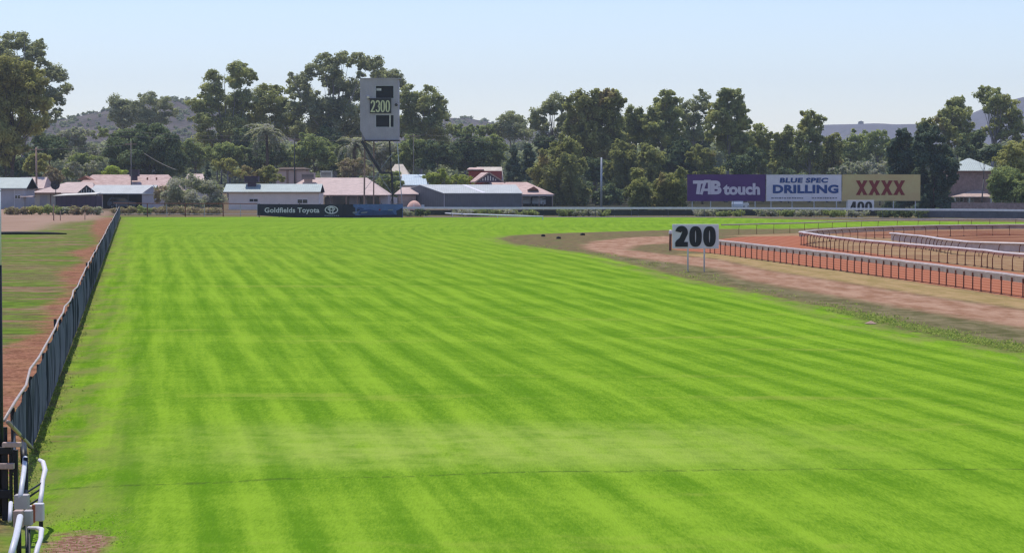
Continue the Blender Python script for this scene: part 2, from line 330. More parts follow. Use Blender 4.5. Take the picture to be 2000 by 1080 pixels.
for k,nm in enumerate(['ground','turf_track','dirt_path','orange_dirt_track']):
    q=quads[reg==k]; used,inv=np.unique(q,return_inverse=True); inv=inv.reshape(q.shape)
    me=bpy.data.meshes.new(nm); me.from_pydata(np.column_stack([P[used],Z[used]]).tolist(),[],inv.tolist())
    for an,av in A.items():
        at_=me.attributes.new(an,'FLOAT','POINT'); at_.data.foreach_set('value',av[used].astype(np.float32))
    me.materials.append(gm); me.polygons.foreach_set('use_smooth',[True]*len(me.polygons))
    o=bpy.data.objects.new(nm,me); C.objects.link(o); tag(o,kind='structure')

# ------------------------------------------------------------ leaves
def leaf_mesh(name, cen, nrm, up, size, asp, tone, material, parent=None, loc=None):
    n=len(cen); nrm=nrm/np.maximum(np.linalg.norm(nrm,axis=1),1e-6)[:,None]
    u=np.cross(nrm,up); u/=np.maximum(np.linalg.norm(u,axis=1),1e-6)[:,None]; v=np.cross(nrm,u)
    a=u*(size*.5)[:,None]; b=v*(size*asp*.5)[:,None]
    V=np.empty((n,4,3)); V[:,0]=cen-a*.55-b*.6; V[:,1]=cen+a*.8-b; V[:,2]=cen+a*.55+b*.7; V[:,3]=cen-a+b*.9
    me=bpy.data.meshes.new(name); me.vertices.add(4*n); me.loops.add(4*n); me.polygons.add(n)
    me.vertices.foreach_set('co',V.reshape(-1).astype(np.float32)); me.loops.foreach_set('vertex_index',np.arange(4*n,dtype=np.int32))
    me.polygons.foreach_set('loop_start',np.arange(0,4*n,4,dtype=np.int32))
    me.update(calc_edges=True); at_=me.attributes.new('tone','FLOAT','POINT'); at_.data.foreach_set('value',np.repeat(tone,4).astype(np.float32))
    me.materials.append(material)
    o=bpy.data.objects.new(name,me); C.objects.link(o)
    if parent: o.parent=parent
    if loc is not None: o.location=loc
    return o
def lobes_cloud(lobes, rs, leaf=.34, dens=1.0, droop=0.0):
    """leaf clusters on sub-clumps of each lobe; lobes = [(centre(3), radii(3))] in metres"""
    CE=[];NR=[];TN=[]
    for c,r in lobes:
        c=np.array(c); r=np.array(r); rm=r.mean()
        m=max(6,int(8+rm*2.1)); 
        for j in range(m):
            dv=rs.normal(size=3); dv/=np.linalg.norm(dv); dv[2]=dv[2]*.9+.1
            sc=c+dv*r*rs.uniform(.45,.85); sr=rm*rs.uniform(.28,.48); tn=rs.uniform(0,1)
            n=int(dens*max(14, 3.2*3.1416*sr*sr*4/(leaf*leaf)*.34))
            dd=rs.normal(size=(n,3)); dd/=np.linalg.norm(dd,axis=1)[:,None]
            rad=(.45+.85*rs.uniform(0,1,size=n)**1.35)[:,None]
            pp=dd*rad*sr*np.array([1.1,1.1,.74])
            if droop: pp[:,2]-=droop*rm*rs.uniform(0,1,size=n)**1.5*.9; pp[:,:2]*=(1-.3*droop)
            CE.append(sc+pp); NR.append(dd+rs.normal(size=(n,3))*.5+np.array([0,0,.6])); TN.append(np.clip(tn*.75+rs.uniform(0,.3,size=n),0,1))
    return np.concatenate(CE),np.concatenate(NR),np.concatenate(TN)
def expand(spec, rs):
    out=[]
    for s in spec:
        if len(s)==3: out.append((s[0],s[1],s[2],s[2]))
        elif len(s)==4: out.append(s)
        else:                        # (cx,cy,rx,ry,n): scatter n lobes inside an ellipse
            cx,cy,rx,ry,n=s
            for k in range(n):
                a=k*2.39996+rs.uniform(-.3,.3); q=math.sqrt((k+.5)/n)
                rr=.36*min(rx,ry)*rs.uniform(.75,1.25)+.10*max(rx,ry)
                out.append((cx+math.cos(a)*q*(rx-rr*.75),cy+math.sin(a)*q*(ry-rr*.75),rr*rs.uniform(.9,1.2),rr*rs.uniform(.8,1.05)))
    sat=[]
    for (x,y,rx,ry) in out:
        for q in range(2):
            a=rs.uniform(0,6.28); r_=rs.uniform(.35,.6); sat.append((x+math.cos(a)*rx*.95,y+math.sin(a)*ry*.85,rx*r_,ry*r_*.85))
    out=[(x,y,rx*1.17,ry*1.10) for x,y,rx,ry in out]+sat
    return out
tree_seed=[10]
def tree(name, label, cat, kind, d, bx, spec, leaf=.34, dens=1.0, droop=0.0, bark='trunk', tr=None, group='trees behind the racecourse', spread=.55):
    tree_seed[0]+=1; rs=np.random.RandomState(tree_seed[0])
    base=at(bx,HZ,d); base.z=0
    root=empty(name,base,0,label,cat,group)
    k=d/F; lobes=[]
    ex=expand(spec,rs); xs=[e[0] for e in ex]; half=(max(xs)-min(xs))/2*k+.5
    for (x,y,rx,ry) in ex:
        dy=rs.uniform(-1,1)*min(half,9)*spread
        c=((x-1000)*k-base.x, dy, CH-(y-HZ)*k)
        lobes.append((c,(rx*k,(rx+ry)/2*k,ry*k)))
    ce,nr,tn=lobes_cloud(lobes,rs,leaf,dens,droop)
    sz=leaf*rs.uniform(.6,1.35,size=len(ce))
    ok=ce[:,2]>.05
    leaf_mesh('crown',ce[ok],nr[ok],rs.normal(size=(ok.sum(),3)),sz[ok],1.25 if not droop else 1.8,tn[ok],L[kind],root)
    # trunk with limbs reaching into the lobes
    zc=[l[0][2] for l in lobes]; top=max(zc); low=min(zc); mb=MB(); bk=M[bark]
    r0=tr or max(.12,(top)*.018); mx=float(np.mean([l[0][0] for l in lobes])); my=float(np.mean([l[0][1] for l in lobes]))
    fz=max(top*.25,min(low*.75,top*.5)); f=Vector((mx*.35,my*.35,fz))
    mb.tube([(0,0,-.1),(mx*.1+rs.uniform(-.2,.2),my*.1,fz*.5),f],[r0*1.15,r0*.85,r0*.7],7)
    mb.tube([f,(mx*.7+rs.uniform(-.5,.5),my*.7,(fz+top)/2),(mx,my,top*.93)],[r0*.6,r0*.3,r0*.05],6)
    for c,r in lobes:
        if rs.uniform()<.35:
            c=Vector(c); st=f.lerp(Vector((mx*.7,my*.7,(fz+top)/2)), rs.uniform(0,.8)) if c.z>fz else Vector((mx*.2,my*.2,max(.3,min(c.z*.6,fz*.6))))
            md=st.lerp(c,.5)+Vector((rs.uniform(-.4,.4),rs.uniform(-.4,.4),-abs(c.z-st.z)*.08))
            mb.tube([st,md,c],[r0*.26,r0*.16,r0*.05],5)
    mb.build('trunk',bk,root,smooth=True)
    return root

# ------------------------------------------------------------ the trees, left to right
G='tall gum trees behind the houses'; B='bushes among the houses'; S='trees between turn fence and billboards'
# left edge
tree('gum_tree','tallest grey-green gum at the left edge, airy crown against the sky','gum tree','gumgrey',470,40,
 [(5,78,20),(30,80,22),(62,92,20),(80,112,14),(50,118,20),(15,110,22),(85,132,18),(100,150,20),(118,150,13),(122,175,13),(95,180,18),(108,198,14),(70,165,20),(78,205,20),(60,235,18),(100,232,12),(117,222,9),(-30,100,30),(-25,150,30),(10,190,30)],bark='paletrunk',group=G)
tree('pine_tree','dense olive-green pine filling the left edge below the tall gum','pine tree','olive',385,20,
 [(5,138,32),(45,140,26),(68,165,24),(-25,150,32),(20,175,32),(55,195,26),(88,205,18),(75,185,20),(30,225,28),(-10,215,32),(85,235,14),(60,245,24),(22,262,26),(-15,270,28),(40,285,20),(8,300,18)],leaf=.30,dens=1.15,droop=.35,bark='browntrunk',group=G)
tree('dark_tree','rounded blackish-green tree right of the olive pine, above the small yellowish tree','tree','dark',440,103,[(100,285,30,30,9),(75,310,26,24,5),(120,300,12)],dens=1.3,spread=.8,group=G)
tree('dark_tree','black-green tree under the olive pine at the far left','tree','dark',430,30,[(35,330,38,30,9),(70,345,20,14,4)],dens=1.2,group=G)
tree('small_tree','small yellowish tree behind the brown power pole','tree','yellow',400,72,[(72,312,24,20,7),(60,325,12),(85,325,12)],leaf=.28,dens=1.1,droop=.3,bark='browntrunk',group=G)
tree('small_tree','tiny yellowish tree at the left edge above the pale green roof','tree','yellow',405,14,[(14,312,17,17,5)],leaf=.28,bark='browntrunk',group=G)
tree('gum_tree','silvery gum beneath the left hill, beside the dark round fig','gum tree','grey',520,160,[(150,268,30,26,7),(178,300,24,24,6),(135,310,18,22,5)],dens=.85,group=G)
tree('gum_tree','mid green leafy tree between the yellowish tree and the dark fig','tree','mid',450,150,[(165,320,34,24,8),(190,340,26,12,4),(140,335,16)],leaf=.32,group=G)
tree('gum_tree','left one of two pale gums standing out against the left hill','gum tree','gumgrey',620,235,[(232,205,18),(250,215,18),(228,225,14),(245,235,16),(262,228,12),(240,252,14)],dens=.8,bark='paletrunk',group=G)
tree('gum_tree','right one of two pale gums standing out against the left hill','gum tree','gumgrey',620,298,[(292,195,16),(310,208,16),(276,212,14),(328,205,13),(300,228,20),(318,235,15),(280,238,16),(340,222,10),(300,252,14)],dens=.8,bark='paletrunk',group=G)
tree('fig_tree','big round dark fig tree behind the long pink tiled roof','fig tree','dark',432,290,
 [(290,297,48,36),(258,305,30,28),(325,303,30,28),(245,272,24),(275,266,20),(305,268,22),(330,280,20),(345,305,20),(335,325,20),(240,300,24),(235,325,18),(265,300,26),(300,300,30),(270,330,24),(305,332,26),(340,335,12)],leaf=.30,dens=2.4,bark='browntrunk',spread=.8,group=G)
tree('gum_tree','pale bushy gum just above the dark fig, below the hill','tree','mid',560,265,[(255,262,34,12,5),(290,258,14),(200,262,24,14,5)],group=G)
tree('small_tree','light green tree right of the dark fig, under the bare hillside','tree','mid',470,385,[(370,290,22,24,6),(380,315,24,22,6),(398,300,14)],group=G)
tree('lime_bush','bright lime bush peeping over the long pink roof','bush','lime',415,226,[(218,330,12,8),(232,336,14,9),(208,336,8)],leaf=.25,dens=1.2,group=B)
tree('bush','brown leafless-looking bush behind the satellite dish','bush','purple',398,100,[(100,336,14,14,4),(112,345,18,14,4),(92,350,10)],leaf=.22,group=B)
tree('bush','grey-green bush left of the lime bush, above the pink roof gable','bush','grey',412,165,[(150,330,18,16,5),(165,343,14,10),(180,325,14)],leaf=.26,group=B)
# gum mass left of the tower
tree('gum_tree','broad bushy gum with yellow-lit lobes, left of the tower','gum tree','gum',500,450,
 [(417,163,22),(403,178,16),(465,140,17),(458,155,20),(478,152,17),(493,150,11),(383,205,17),(423,193,22),(410,210,18),(473,195,24),(455,215,22),(490,215,20),(403,238,20),(385,232,13),(433,242,18),(460,245,30),(445,270,24),(400,270,20),(420,295,24),(465,285,26)],dens=1.1,bark='paletrunk',group=G,spread=.6)
tree('gum_tree','lower rounded gum joining the broad gum on its right','gum tree','gum',505,535,
 [(517,185,20),(535,196,20),(532,172,9),(552,183,15),(560,200,15),(515,212,20),(545,220,22),(575,235,18),(505,240,20),(560,250,24),(530,260,20)],dens=1.05,bark='paletrunk',group=G)
tree('gum_tree','high arching gum with sky gaps, immediately left of the lookout tower','gum tree','gumgrey',490,655,
 [(583,165,19),(573,158,12),(600,150,12),(612,140,14),(630,122,18),(645,130,14),(650,140,15),(670,117,15),(697,117,15),(715,125,14),(738,132,18),(735,150,12),(703,145,9),(640,155,16),(660,165,22),(685,172,22),(695,185,16),(597,192,22),(615,208,24),(643,215,28),(672,212,26),(695,225,22),(580,215,20),(622,240,26),(655,250,28),(690,250,22)],dens=1.05,bark='paletrunk',group=G,spread=.5)
tree('gum_tree','gum partly hidden by the tower, its crown showing above the tower roof','gum tree','gumgrey',520,750,
 [(755,145,12),(768,152,16),(780,163,12),(760,175,20),(740,190,22),(745,225,26),(715,200,20),(730,260,24)],bark='paletrunk',group=G)
tree('gum_tree','rounded gum just right of the lookout tower','gum tree','gum',500,820,
 [(797,185,16),(785,200,18),(812,192,14),(843,188,20),(858,200,15),(868,215,10),(830,205,16),(800,215,20),(862,228,13),(845,222,20),(790,245,24),(815,248,22),(840,250,24),(862,255,18),(810,275,22),(850,278,22)],dens=1.1,bark='paletrunk',group=G)
# mid layer behind the houses
def palm(label, d, x, ytop, ybase, rpx, seed):
    rs=np.random.RandomState(seed); base=at(x,HZ,d); base.z=0; k=d/F
    root=empty('palm_tree',base,0,label,'palm tree','palms behind the houses')
    zt=CH-(ytop-HZ)*k; r=rpx*k
    MB().tube([(0,0,-.1),(.1,0,zt*.5),(0,0,zt)],[.38,.3,.26],8).build('trunk',M['browntrunk'],root,smooth=True)
    ce=[];nr=[];tn=[]
    for j in range(34):
        a=rs.uniform(0,2*math.pi); e=rs.uniform(-.35,1.25); ln=r*rs.uniform(.8,1.15); hd=np.array([math.cos(a),math.sin(a),0]); p=np.array([0,0,zt])
        for q in range(16):
            f=(q+1)/16; sl=e-1.7*f
            p=p+(hd*math.cos(sl)+np.array([0,0,math.sin(sl)]))*ln/16
            for s_ in (-1,1,-1,1):
                sd_=np.array([-hd[1],hd[0],0])*s_*ln*.11*math.sin(math.pi*min(1,f+.12))
                ce.append(p+sd_*rs.uniform(.4,1)+[0,0,-abs(s_)*.10*f]); nr.append(np.array([hd[0]*.3,hd[1]*.3,1])+rs.normal(size=3)*.3); tn.append(rs.uniform(.2,.9))
    n=len(ce); leaf_mesh('crown',np.array(ce),np.array(nr),rs.normal(size=(n,3)),np.full(n,.42),1.3,np.array(tn),L['grey'],root)
palm('shaggy palm with arching fronds above the long green-roofed house',425,522,262,0,52,5)
palm('palm with drooping fronds to the left of the tower legs',430,692,285,0,46,6)
tree('tree','dark leafy tree under the palm above the green-roofed house','tree','dark',455,530,[(525,300,44,34,11),(490,320,28,20,6)],leaf=.32,group=G)
tree('tree','bushy green tree left of the shaggy palm','tree','mid',452,450,[(452,305,34,28,8),(430,325,18,14,4)],leaf=.32,group=G)
tree('tree','green tree between the two palms','tree','mid',458,615,[(610,290,34,32,10),(640,305,26,26,7),(585,315,24,20,5)],leaf=.32,group=G)
tree('tree','dark tree low behind the palm beside the tower','tree','dark',462,665,[(668,312,30,26,8),(640,330,24,14,5)],leaf=.32,group=G)
tree('tree','grey-green tree behind the tower legs','tree','grey',456,735,[(735,300,32,28,8),(752,325,22,20,6),(765,290,14)],leaf=.32,dens=.9,group=G)
tree('bush','leafy bush low between the tower legs and the pink roof','bush','mid',392,765,[(765,352,24,22,7),(770,375,18,14,4)],leaf=.28,group=B)
tree('bush','purple-brown bush behind the pink roof at the tower foot','bush','purple',402,690,[(680,325,22,22,7),(705,318,12),(715,335,12)],leaf=.24,dens=.7,group=B)
tree('bush','orange-flowered pale bush above the far cream wall','bush','yellow',440,425,[(440,322,26,14,6),(455,335,14,10)],leaf=.28,group=B)
tree('bush','round dark bush rising behind the green-roofed house beside its cooler','bush','weep',398,515,[(480,338,20,16,5),(520,342,26,20,7),(545,350,16,10,3)],leaf=.26,dens=1.2,group=B)
tree('cypress_tree','slim dark cypress left of the long green roof','cypress','deep',405,407,[(406,322,4,8),(406,333,5,9),(406,345,6,9)],leaf=.22,dens=1.5,group=B)
tree('bush','large grey-green bush standing in front of the long green-roofed house','bush','grey',322,378,
 [(345,372,22),(372,362,20),(400,366,20),(425,378,17),(350,392,20),(385,388,24),(415,394,20),(330,385,14)],leaf=.22,dens=1.2,group=B)
tree('bush','pale pinkish bush beside the grey gable, left of the large grey-green bush','bush','purple',335,322,[(318,370,12,10),(312,384,10,12),(328,378,10)],leaf=.2,group=B)
# right of the tower, middle distance
tree('tree','dark dense tree above the yellow-green hedge','tree','dark',450,855,[(850,295,34,26,9),(880,310,26,24,6),(835,320,20,18,5)],leaf=.32,dens=1.3,group=G)
tree('tree','bushy green tree behind the thin power pole right of the tower','tree','mid',455,805,[(805,290,28,26,8),(790,315,22,22,5),(820,310,20)],leaf=.32,dens=1.1,group=G)
tree('tree','big dark rounded tree behind the red-tiled house','tree','dark',455,920,[(915,285,36,28,10),(930,315,34,22,7),(895,320,24,18,5)],leaf=.32,dens=1.4,group=G)
tree('tree','green-topped tree left of the dark conifer pair','tree','mid',470,960,[(958,278,26,22,7),(970,300,24,26,7),(945,310,18,16,4)],leaf=.32,dens=1.1,group=G)
tree('tree','light green spreading tree on the skyline below the middle hill','tree','mid',560,905,[(900,255,40,14,8),(950,255,34,14,7)],group=G)
tree('gum_tree','hazy grey gum on the skyline between middle hill and gum wood','gum tree','gumgrey',560,1000,[(985,240,16),(1000,232,14),(1012,242,16),(1000,258,22),(975,250,14),(1020,262,18)],dens=.9,group=G)
tree('conifer_tree','left one of the pair of dark conifers beside the red-tiled house','conifer','deep',418,1003,[(1004,296,7,12),(1003,312,11,14),(1003,330,14,14),(1003,346,15,12)],leaf=.26,dens=1.7,bark='browntrunk',spread=.9,group=G)
tree('conifer_tree','right one of the pair of dark conifers beside the red-tiled house','conifer','deep',422,1032,[(1031,292,9,12),(1032,308,12,14),(1032,328,14,14),(1030,346,14,12)],leaf=.26,dens=1.7,bark='browntrunk',spread=.9,group=G)
tree('bush','left dome of yellow-green foliage behind the grey shed','bush','hedge',396,855,[(848,350,22,16,6),(862,344,12)],leaf=.25,dens=1.3,group=B)
tree('bush','right dome of yellow-green foliage behind the grey shed','bush','hedge',396,900,[(888,353,22,13,6),(910,354,14,10)],leaf=.25,dens=1.3,group=B)
# gum wood on the right
tree('gum_tree','leaning gum with a sky hole, left end of the gum wood','gum tree','gumgrey',470,1085,[(1052,225,17),(1068,215,14),(1086,202,18),(1076,212,14),(1102,205,13),(1100,232,16),(1055,245,16),(1060,262,14),(1090,258,14),(1045,240,10)],dens=1.05,bark='paletrunk',group=S)
tree('gum_tree','broad drooping gum, tallest of the wood behind the white pole','gum tree','weep',440,1160,
 [(1129,193,18),(1122,212,18),(1145,202,18),(1161,184,10),(1170,200,18),(1186,182,11),(1197,192,16),(1208,202,12),(1190,212,20),(1127,232,22),(1150,230,22),(1172,235,22),(1199,232,18),(1140,258,22),(1165,265,24),(1190,262,22),(1120,258,18),(1150,290,26),(1180,295,24),(1205,280,18)],dens=1.15,droop=.6,bark='browntrunk',group=S)
tree('weeping_tree','front weeping tree with yellowish hanging foliage beside the red roof end','weeping tree','weep',395,1090,
 [(1104,278,16),(1120,290,16),(1090,292,18),(1070,308,18),(1050,330,16),(1062,350,18),(1085,330,24),(1110,320,24),(1128,330,16),(1060,372,16),(1085,370,24),(1110,365,24),(1130,370,18),(1100,395,24),(1125,395,18),(1075,392,14)],leaf=.28,dens=1.2,droop=.7,bark='browntrunk',group=S)
tree('gum_tree','small-topped gum between the broad gum and the tall slender gum','gum tree','gum',450,1240,[(1237,218,15),(1245,235,15),(1228,240,14),(1255,232,10),(1238,260,20),(1225,275,18),(1258,255,14)],dens=1.1,droop=.3,group=S)
tree('weeping_tree','dark drooping tree right of the white pole','weeping tree','weep',412,1212,[(1215,300,30,30,9),(1205,340,28,28,8),(1230,335,24,26,6),(1205,375,28,24,7)],leaf=.30,dens=1.1,droop=.7,bark='browntrunk',group=S)
tree('gum_tree','tall slender gum with twin tops, middle of the gum wood','gum tree','gum',445,1290,
 [(1300,190,15),(1312,198,14),(1290,205,15),(1278,220,14),(1265,235,12),(1305,215,20),(1320,222,14),(1300,240,22),(1278,245,18),(1320,250,16),(1290,270,22),(1315,280,18),(1270,275,18)],dens=1.0,droop=.25,bark='paletrunk',group=S)
tree('gum_tree','wispy grey gum right of the tall slender gum','gum tree','gumgrey',470,1352,[(1335,205,14),(1348,212,12),(1373,192,14),(1362,205,14),(1380,210,13),(1345,235,18),(1370,235,16),(1340,260,16),(1365,262,16)],dens=.75,bark='paletrunk',group=S)
tree('gum_tree','high gum with a rounded top above the purple billboard','gum tree','gum',450,1418,
 [(1412,188,15),(1428,185,14),(1440,200,14),(1404,205,14),(1425,212,18),(1447,220,12),(1405,232,20),(1430,238,22),(1450,245,14),(1395,258,18),(1420,268,24),(1448,272,18),(1440,295,22)],dens=1.05,droop=.2,bark='paletrunk',group=S)
tree('tree','dark tree filling behind the wispy gum','tree','dark',440,1335,[(1330,300,34,34,10),(1300,320,26,30,7),(1350,330,28,28,7)],leaf=.32,dens=1.2,group=S)
tree('weeping_tree','drooping tree in front of the slender gum, left of the purple billboard','weeping tree','weep',408,1262,[(1268,310,26,30,8),(1255,350,22,26,6),(1280,350,22,26,6)],leaf=.30,dens=1.1,droop=.6,bark='browntrunk',group=S)
tree('bush','rounded grey-brown bush left of the purple billboard, near the rail','bush','weep',330,1246,[(1245,340,10,14),(1250,360,16,18),(1240,380,16,18),(1262,385,16,18),(1250,400,22,12)],leaf=.24,dens=1.2,droop=.3,group=S)
tree('bush','second rounded bush close against the purple billboard','bush','weep',332,1300,[(1295,350,12,14),(1288,370,14,16),(1305,370,18,18),(1290,390,20,16),(1318,388,18,18),(1330,370,14,22),(1325,345,14,20)],leaf=.24,dens=1.2,droop=.4,group=S)
tree('tree','brownish tree rising behind the left half of the purple billboard','tree','weep',420,1372,[(1370,310,28,32,9),(1385,340,28,22,6),(1350,370,20,26,5)],leaf=.30,dens=1.15,droop=.4,bark='browntrunk',group=S)
tree('tree','dark tree behind the gap between purple and white billboards','tree','dark',430,1450,[(1440,325,34,24,9),(1470,310,24,28,7),(1455,370,40,26,8)],leaf=.32,dens=1.2,group=S)
tree('tree','low gum with thin crown tips above the white billboard left side','gum tree','gum',455,1490,[(1485,252,12),(1478,268,14),(1495,272,14),(1505,285,16),(1485,295,18),(1510,310,18),(1480,320,18)],dens=1.05,droop=.3,group=S)
tree('gum_tree','dark-leaved gum above the white billboard centre','gum tree','gum',450,1525,[(1538,255,12),(1525,268,14),(1540,275,16),(1520,290,18),(1540,305,20),(1520,325,20),(1550,325,16)],dens=1.1,droop=.35,group=S)
tree('gum_tree','pointed gum standing above the white billboard right side','gum tree','gum',446,1580,[(1576,225,11),(1568,240,12),(1582,238,12),(1600,232,9),(1594,248,12),(1562,258,16),(1580,262,18),(1598,270,12),(1565,285,18),(1588,292,18),(1570,315,20),(1590,325,16)],dens=1.05,droop=.3,bark='paletrunk',group=S)
tree('tree','reddish-tipped dark tree between pointed gum and mesa hill','tree','weep',448,1615,[(1628,272,12),(1615,285,14),(1632,290,14),(1605,305,16),(1625,315,18),(1640,330,14),(1610,335,16)],leaf=.32,dens=1.1,droop=.4,group=S)
tree('tree','soft grey-green tree below the left end of the mesa','tree','mid',520,1660,[(1652,285,12),(1668,268,14),(1680,280,16),(1655,305,18),(1672,310,16)],group=S)
tree('tree','bushy tree below the hut on the mesa','tree','mid',515,1712,[(1698,268,13),(1720,268,13),(1710,285,18),(1735,280,12),(1695,300,16),(1725,305,18)],group=S)
tree('tree','silvery bush above the join of white and yellow billboards','bush','grey',400,1662,[(1640,335,20,12,5),(1665,330,22,18,6),(1690,335,16)],leaf=.26,dens=1.0,group=S)
tree('bush','pale blossoming bush above the yellow billboard','bush','pale',396,1718,[(1708,338,9,8),(1720,328,9,8),(1728,322,7,7),(1714,345,12,7)],leaf=.24,dens=1.2,group=S)
tree('dark_tree','left column of the big dark trees beside the yellow billboard','tree','deep',360,1765,
 [(1760,262,14),(1750,278,14),(1770,285,18),(1745,300,16),(1765,312,22),(1790,300,18),(1750,330,18),(1775,340,22),(1800,345,20),(1785,380,24),(1760,375,20),(1745,405,18)],leaf=.27,dens=2.1,droop=.35,bark='browntrunk',group=S,spread=.7)
tree('dark_tree','right column of the big dark trees, widest and darkest, beside the brick house','tree','deep',352,1822,
 [(1805,258,16),(1820,262,16),(1798,278,18),(1830,285,20),(1845,300,16),(1810,305,24),(1838,325,22),(1850,345,16),(1815,345,24),(1842,370,20),(1820,385,24),(1845,400,18),(1800,400,20),(1830,415,16)],leaf=.27,dens=2.1,droop=.35,bark='browntrunk',group=S,spread=.7)
tree('tree','green tree showing behind the top of the dark columns','tree','weep',430,1850,[(1800,248,14),(1825,238,13),(1840,245,14),(1858,275,16),(1850,260,14)],dens=1.1,group=S)
tree('gum_tree','round-topped gum right of the dark columns','gum tree','gum',470,1865,[(1868,200,14),(1862,212,14),(1878,212,13),(1850,225,15),(1870,228,18),(1888,225,10),(1858,248,18),(1880,250,16),(1868,272,18),(1890,270,14),(1880,295,18)],dens=1.1,bark='paletrunk',group=S)
tree('gum_tree','tall pale-trunked gum with the highest top at the right','gum tree','gum',455,1932,
 [(1926,176,12),(1918,190,13),(1932,192,13),(1946,182,10),(1922,208,12),(1955,200,14),(1945,215,16),(1970,208,14),(1962,222,16),(1980,228,14),(1945,240,14),(1970,245,20),(1990,245,16),(1935,262,16),(1960,265,18),(1988,268,16)],dens=1.0,bark='paletrunk',tr=.42,group=S)
tree('tree','dark green tree behind the pale pyramid roof','tree','dark',440,1900,[(1890,275,16),(1905,285,16),(1885,295,16),(1910,270,14),(1900,305,14)],group=S)
tree('pine_tree','small leaning umbrella-shaped tree over the pale pyramid roof','tree','deep',362,1917,[(1930,300,16,7),(1918,306,12,6),(1938,296,12,6),(1928,310,14,7)],leaf=.24,dens=1.2,tr=.13,group=S)
tree('bush','large round shrub tree with orange-green top at the right edge','tree','yellow',345,1975,[(1975,302,20),(1990,292,18),(1960,318,18),(1985,325,24)],leaf=.26,dens=1.2,group=S)
tree('tree','grey-green spreading tree over the brick wall at the right edge','tree','mid',335,1968,[(1950,342,18),(1972,345,24),(1995,345,22),(1938,365,15),(1958,372,22),(1985,375,24),(2010,370,24),(1975,392,18),(1945,385,12),(2005,395,16)],leaf=.26,dens=1.15,group=S)
# filler trees that close the gaps low down, all countable, each seen in a slot
for lab,x,y,rx,ry,n,kd,d in [
 ('dark low tree behind the far left pale green roof',-20,320,40,34,9,'dark',440),
 ('mid green low tree behind the cream wall beyond the green roof',570,318,34,24,8,'mid',470),
 ('shadowy tree between broad gum and shaggy palm',480,275,28,30,8,'dark',480),
 ('shadowy tree below the arching gum',640,275,40,28,10,'dark',485),
 ('leafy tree at the right foot of the tower behind the blue roof',790,305,20,24,6,'dark',470),
 ('dark tree low beneath the leaning gum',1065,285,24,24,7,'dark',465),
 ('dark tree low behind the white pole',1165,335,30,34,9,'dark',430),
 ('dark tree trunks and leaves right of the white pole',1190,385,30,26,7,'dark',400),
 ('dark undergrowth tree behind the white billboard',1540,352,44,26,10,'dark',430),
 ('dark undergrowth tree behind the yellow billboard',1640,352,44,24,9,'dark',430),
 ('back-row tree left of the broad drooping gum',1125,250,24,30,8,'dark',500),
 ('back-row tree right of the broad drooping gum',1215,262,24,30,8,'gum',500),
 ('back-row tree between the small-topped and slender gums',1262,262,22,30,8,'dark',505),
 ('back-row tree behind the wispy grey gum',1358,272,34,26,9,'dark',500),
 ('back-row tree right of the high round-topped gum',1465,278,24,24,7,'gum',500),
 ('back-row tree behind the dark-leaved gum',1515,290,26,26,7,'dark',495),
 ('back-row tree between dark-leaved and pointed gums',1552,292,22,24,6,'gum',490),
 ('low dark tree at the foot of the slender gum',1290,370,30,34,8,'dark',425),
 ('low dark tree behind the leaves right of the cars',1130,375,30,30,8,'dark',425),
 ('back-row tree below the arching gum, left part',600,262,30,26,8,'gumgrey',500),
 ('back-row tree just left of the tower box',690,262,26,24,7,'gumgrey',500),
 ('mid green tree under the mesa right end',1750,285,20,22,6,'mid',480),
 ('dark bush under the tall pale-trunked gum',1945,300,26,20,6,'dark',430),
 ('leafy tree right of the dark fig, behind the white house peak',425,300,22,26,6,'mid',480)]:
    tree('tree',lab,'tree',kd,d,x,[(x,y,rx,ry,n)],leaf=.33,dens=1.2,group=G if x<1040 else S)

# far-off wood between the town and the hills: one mass
rs=np.random.RandomState(77); lob=[]
for i in range(330):
    xx=rs.uniform(-150,2150); d=rs.uniform(640,1150); yt=rs.uniform(272,312)
    k=d/F; z=CH-(yt-HZ)*k; r=rs.uniform(3.5,6.5)
    lob.append((((xx-1000)*k,d,z-r),(r*1.3,r*1.2,r)))
    lob.append((((xx-1000)*k+rs.uniform(-4,4),d-1,(z-r)*.45),(r*1.3,r*1.2,(z-r)*.55+1)))
ce,nr,tn=lobes_cloud(lob,rs,.95,.8)
o=leaf_mesh('distant_woodland',ce,nr,rs.normal(size=(len(ce),3)),np.full(len(ce),1.0)*rs.uniform(.6,1.3,size=len(ce)),1.1,tn,L['far']); tag(o,kind='stuff')

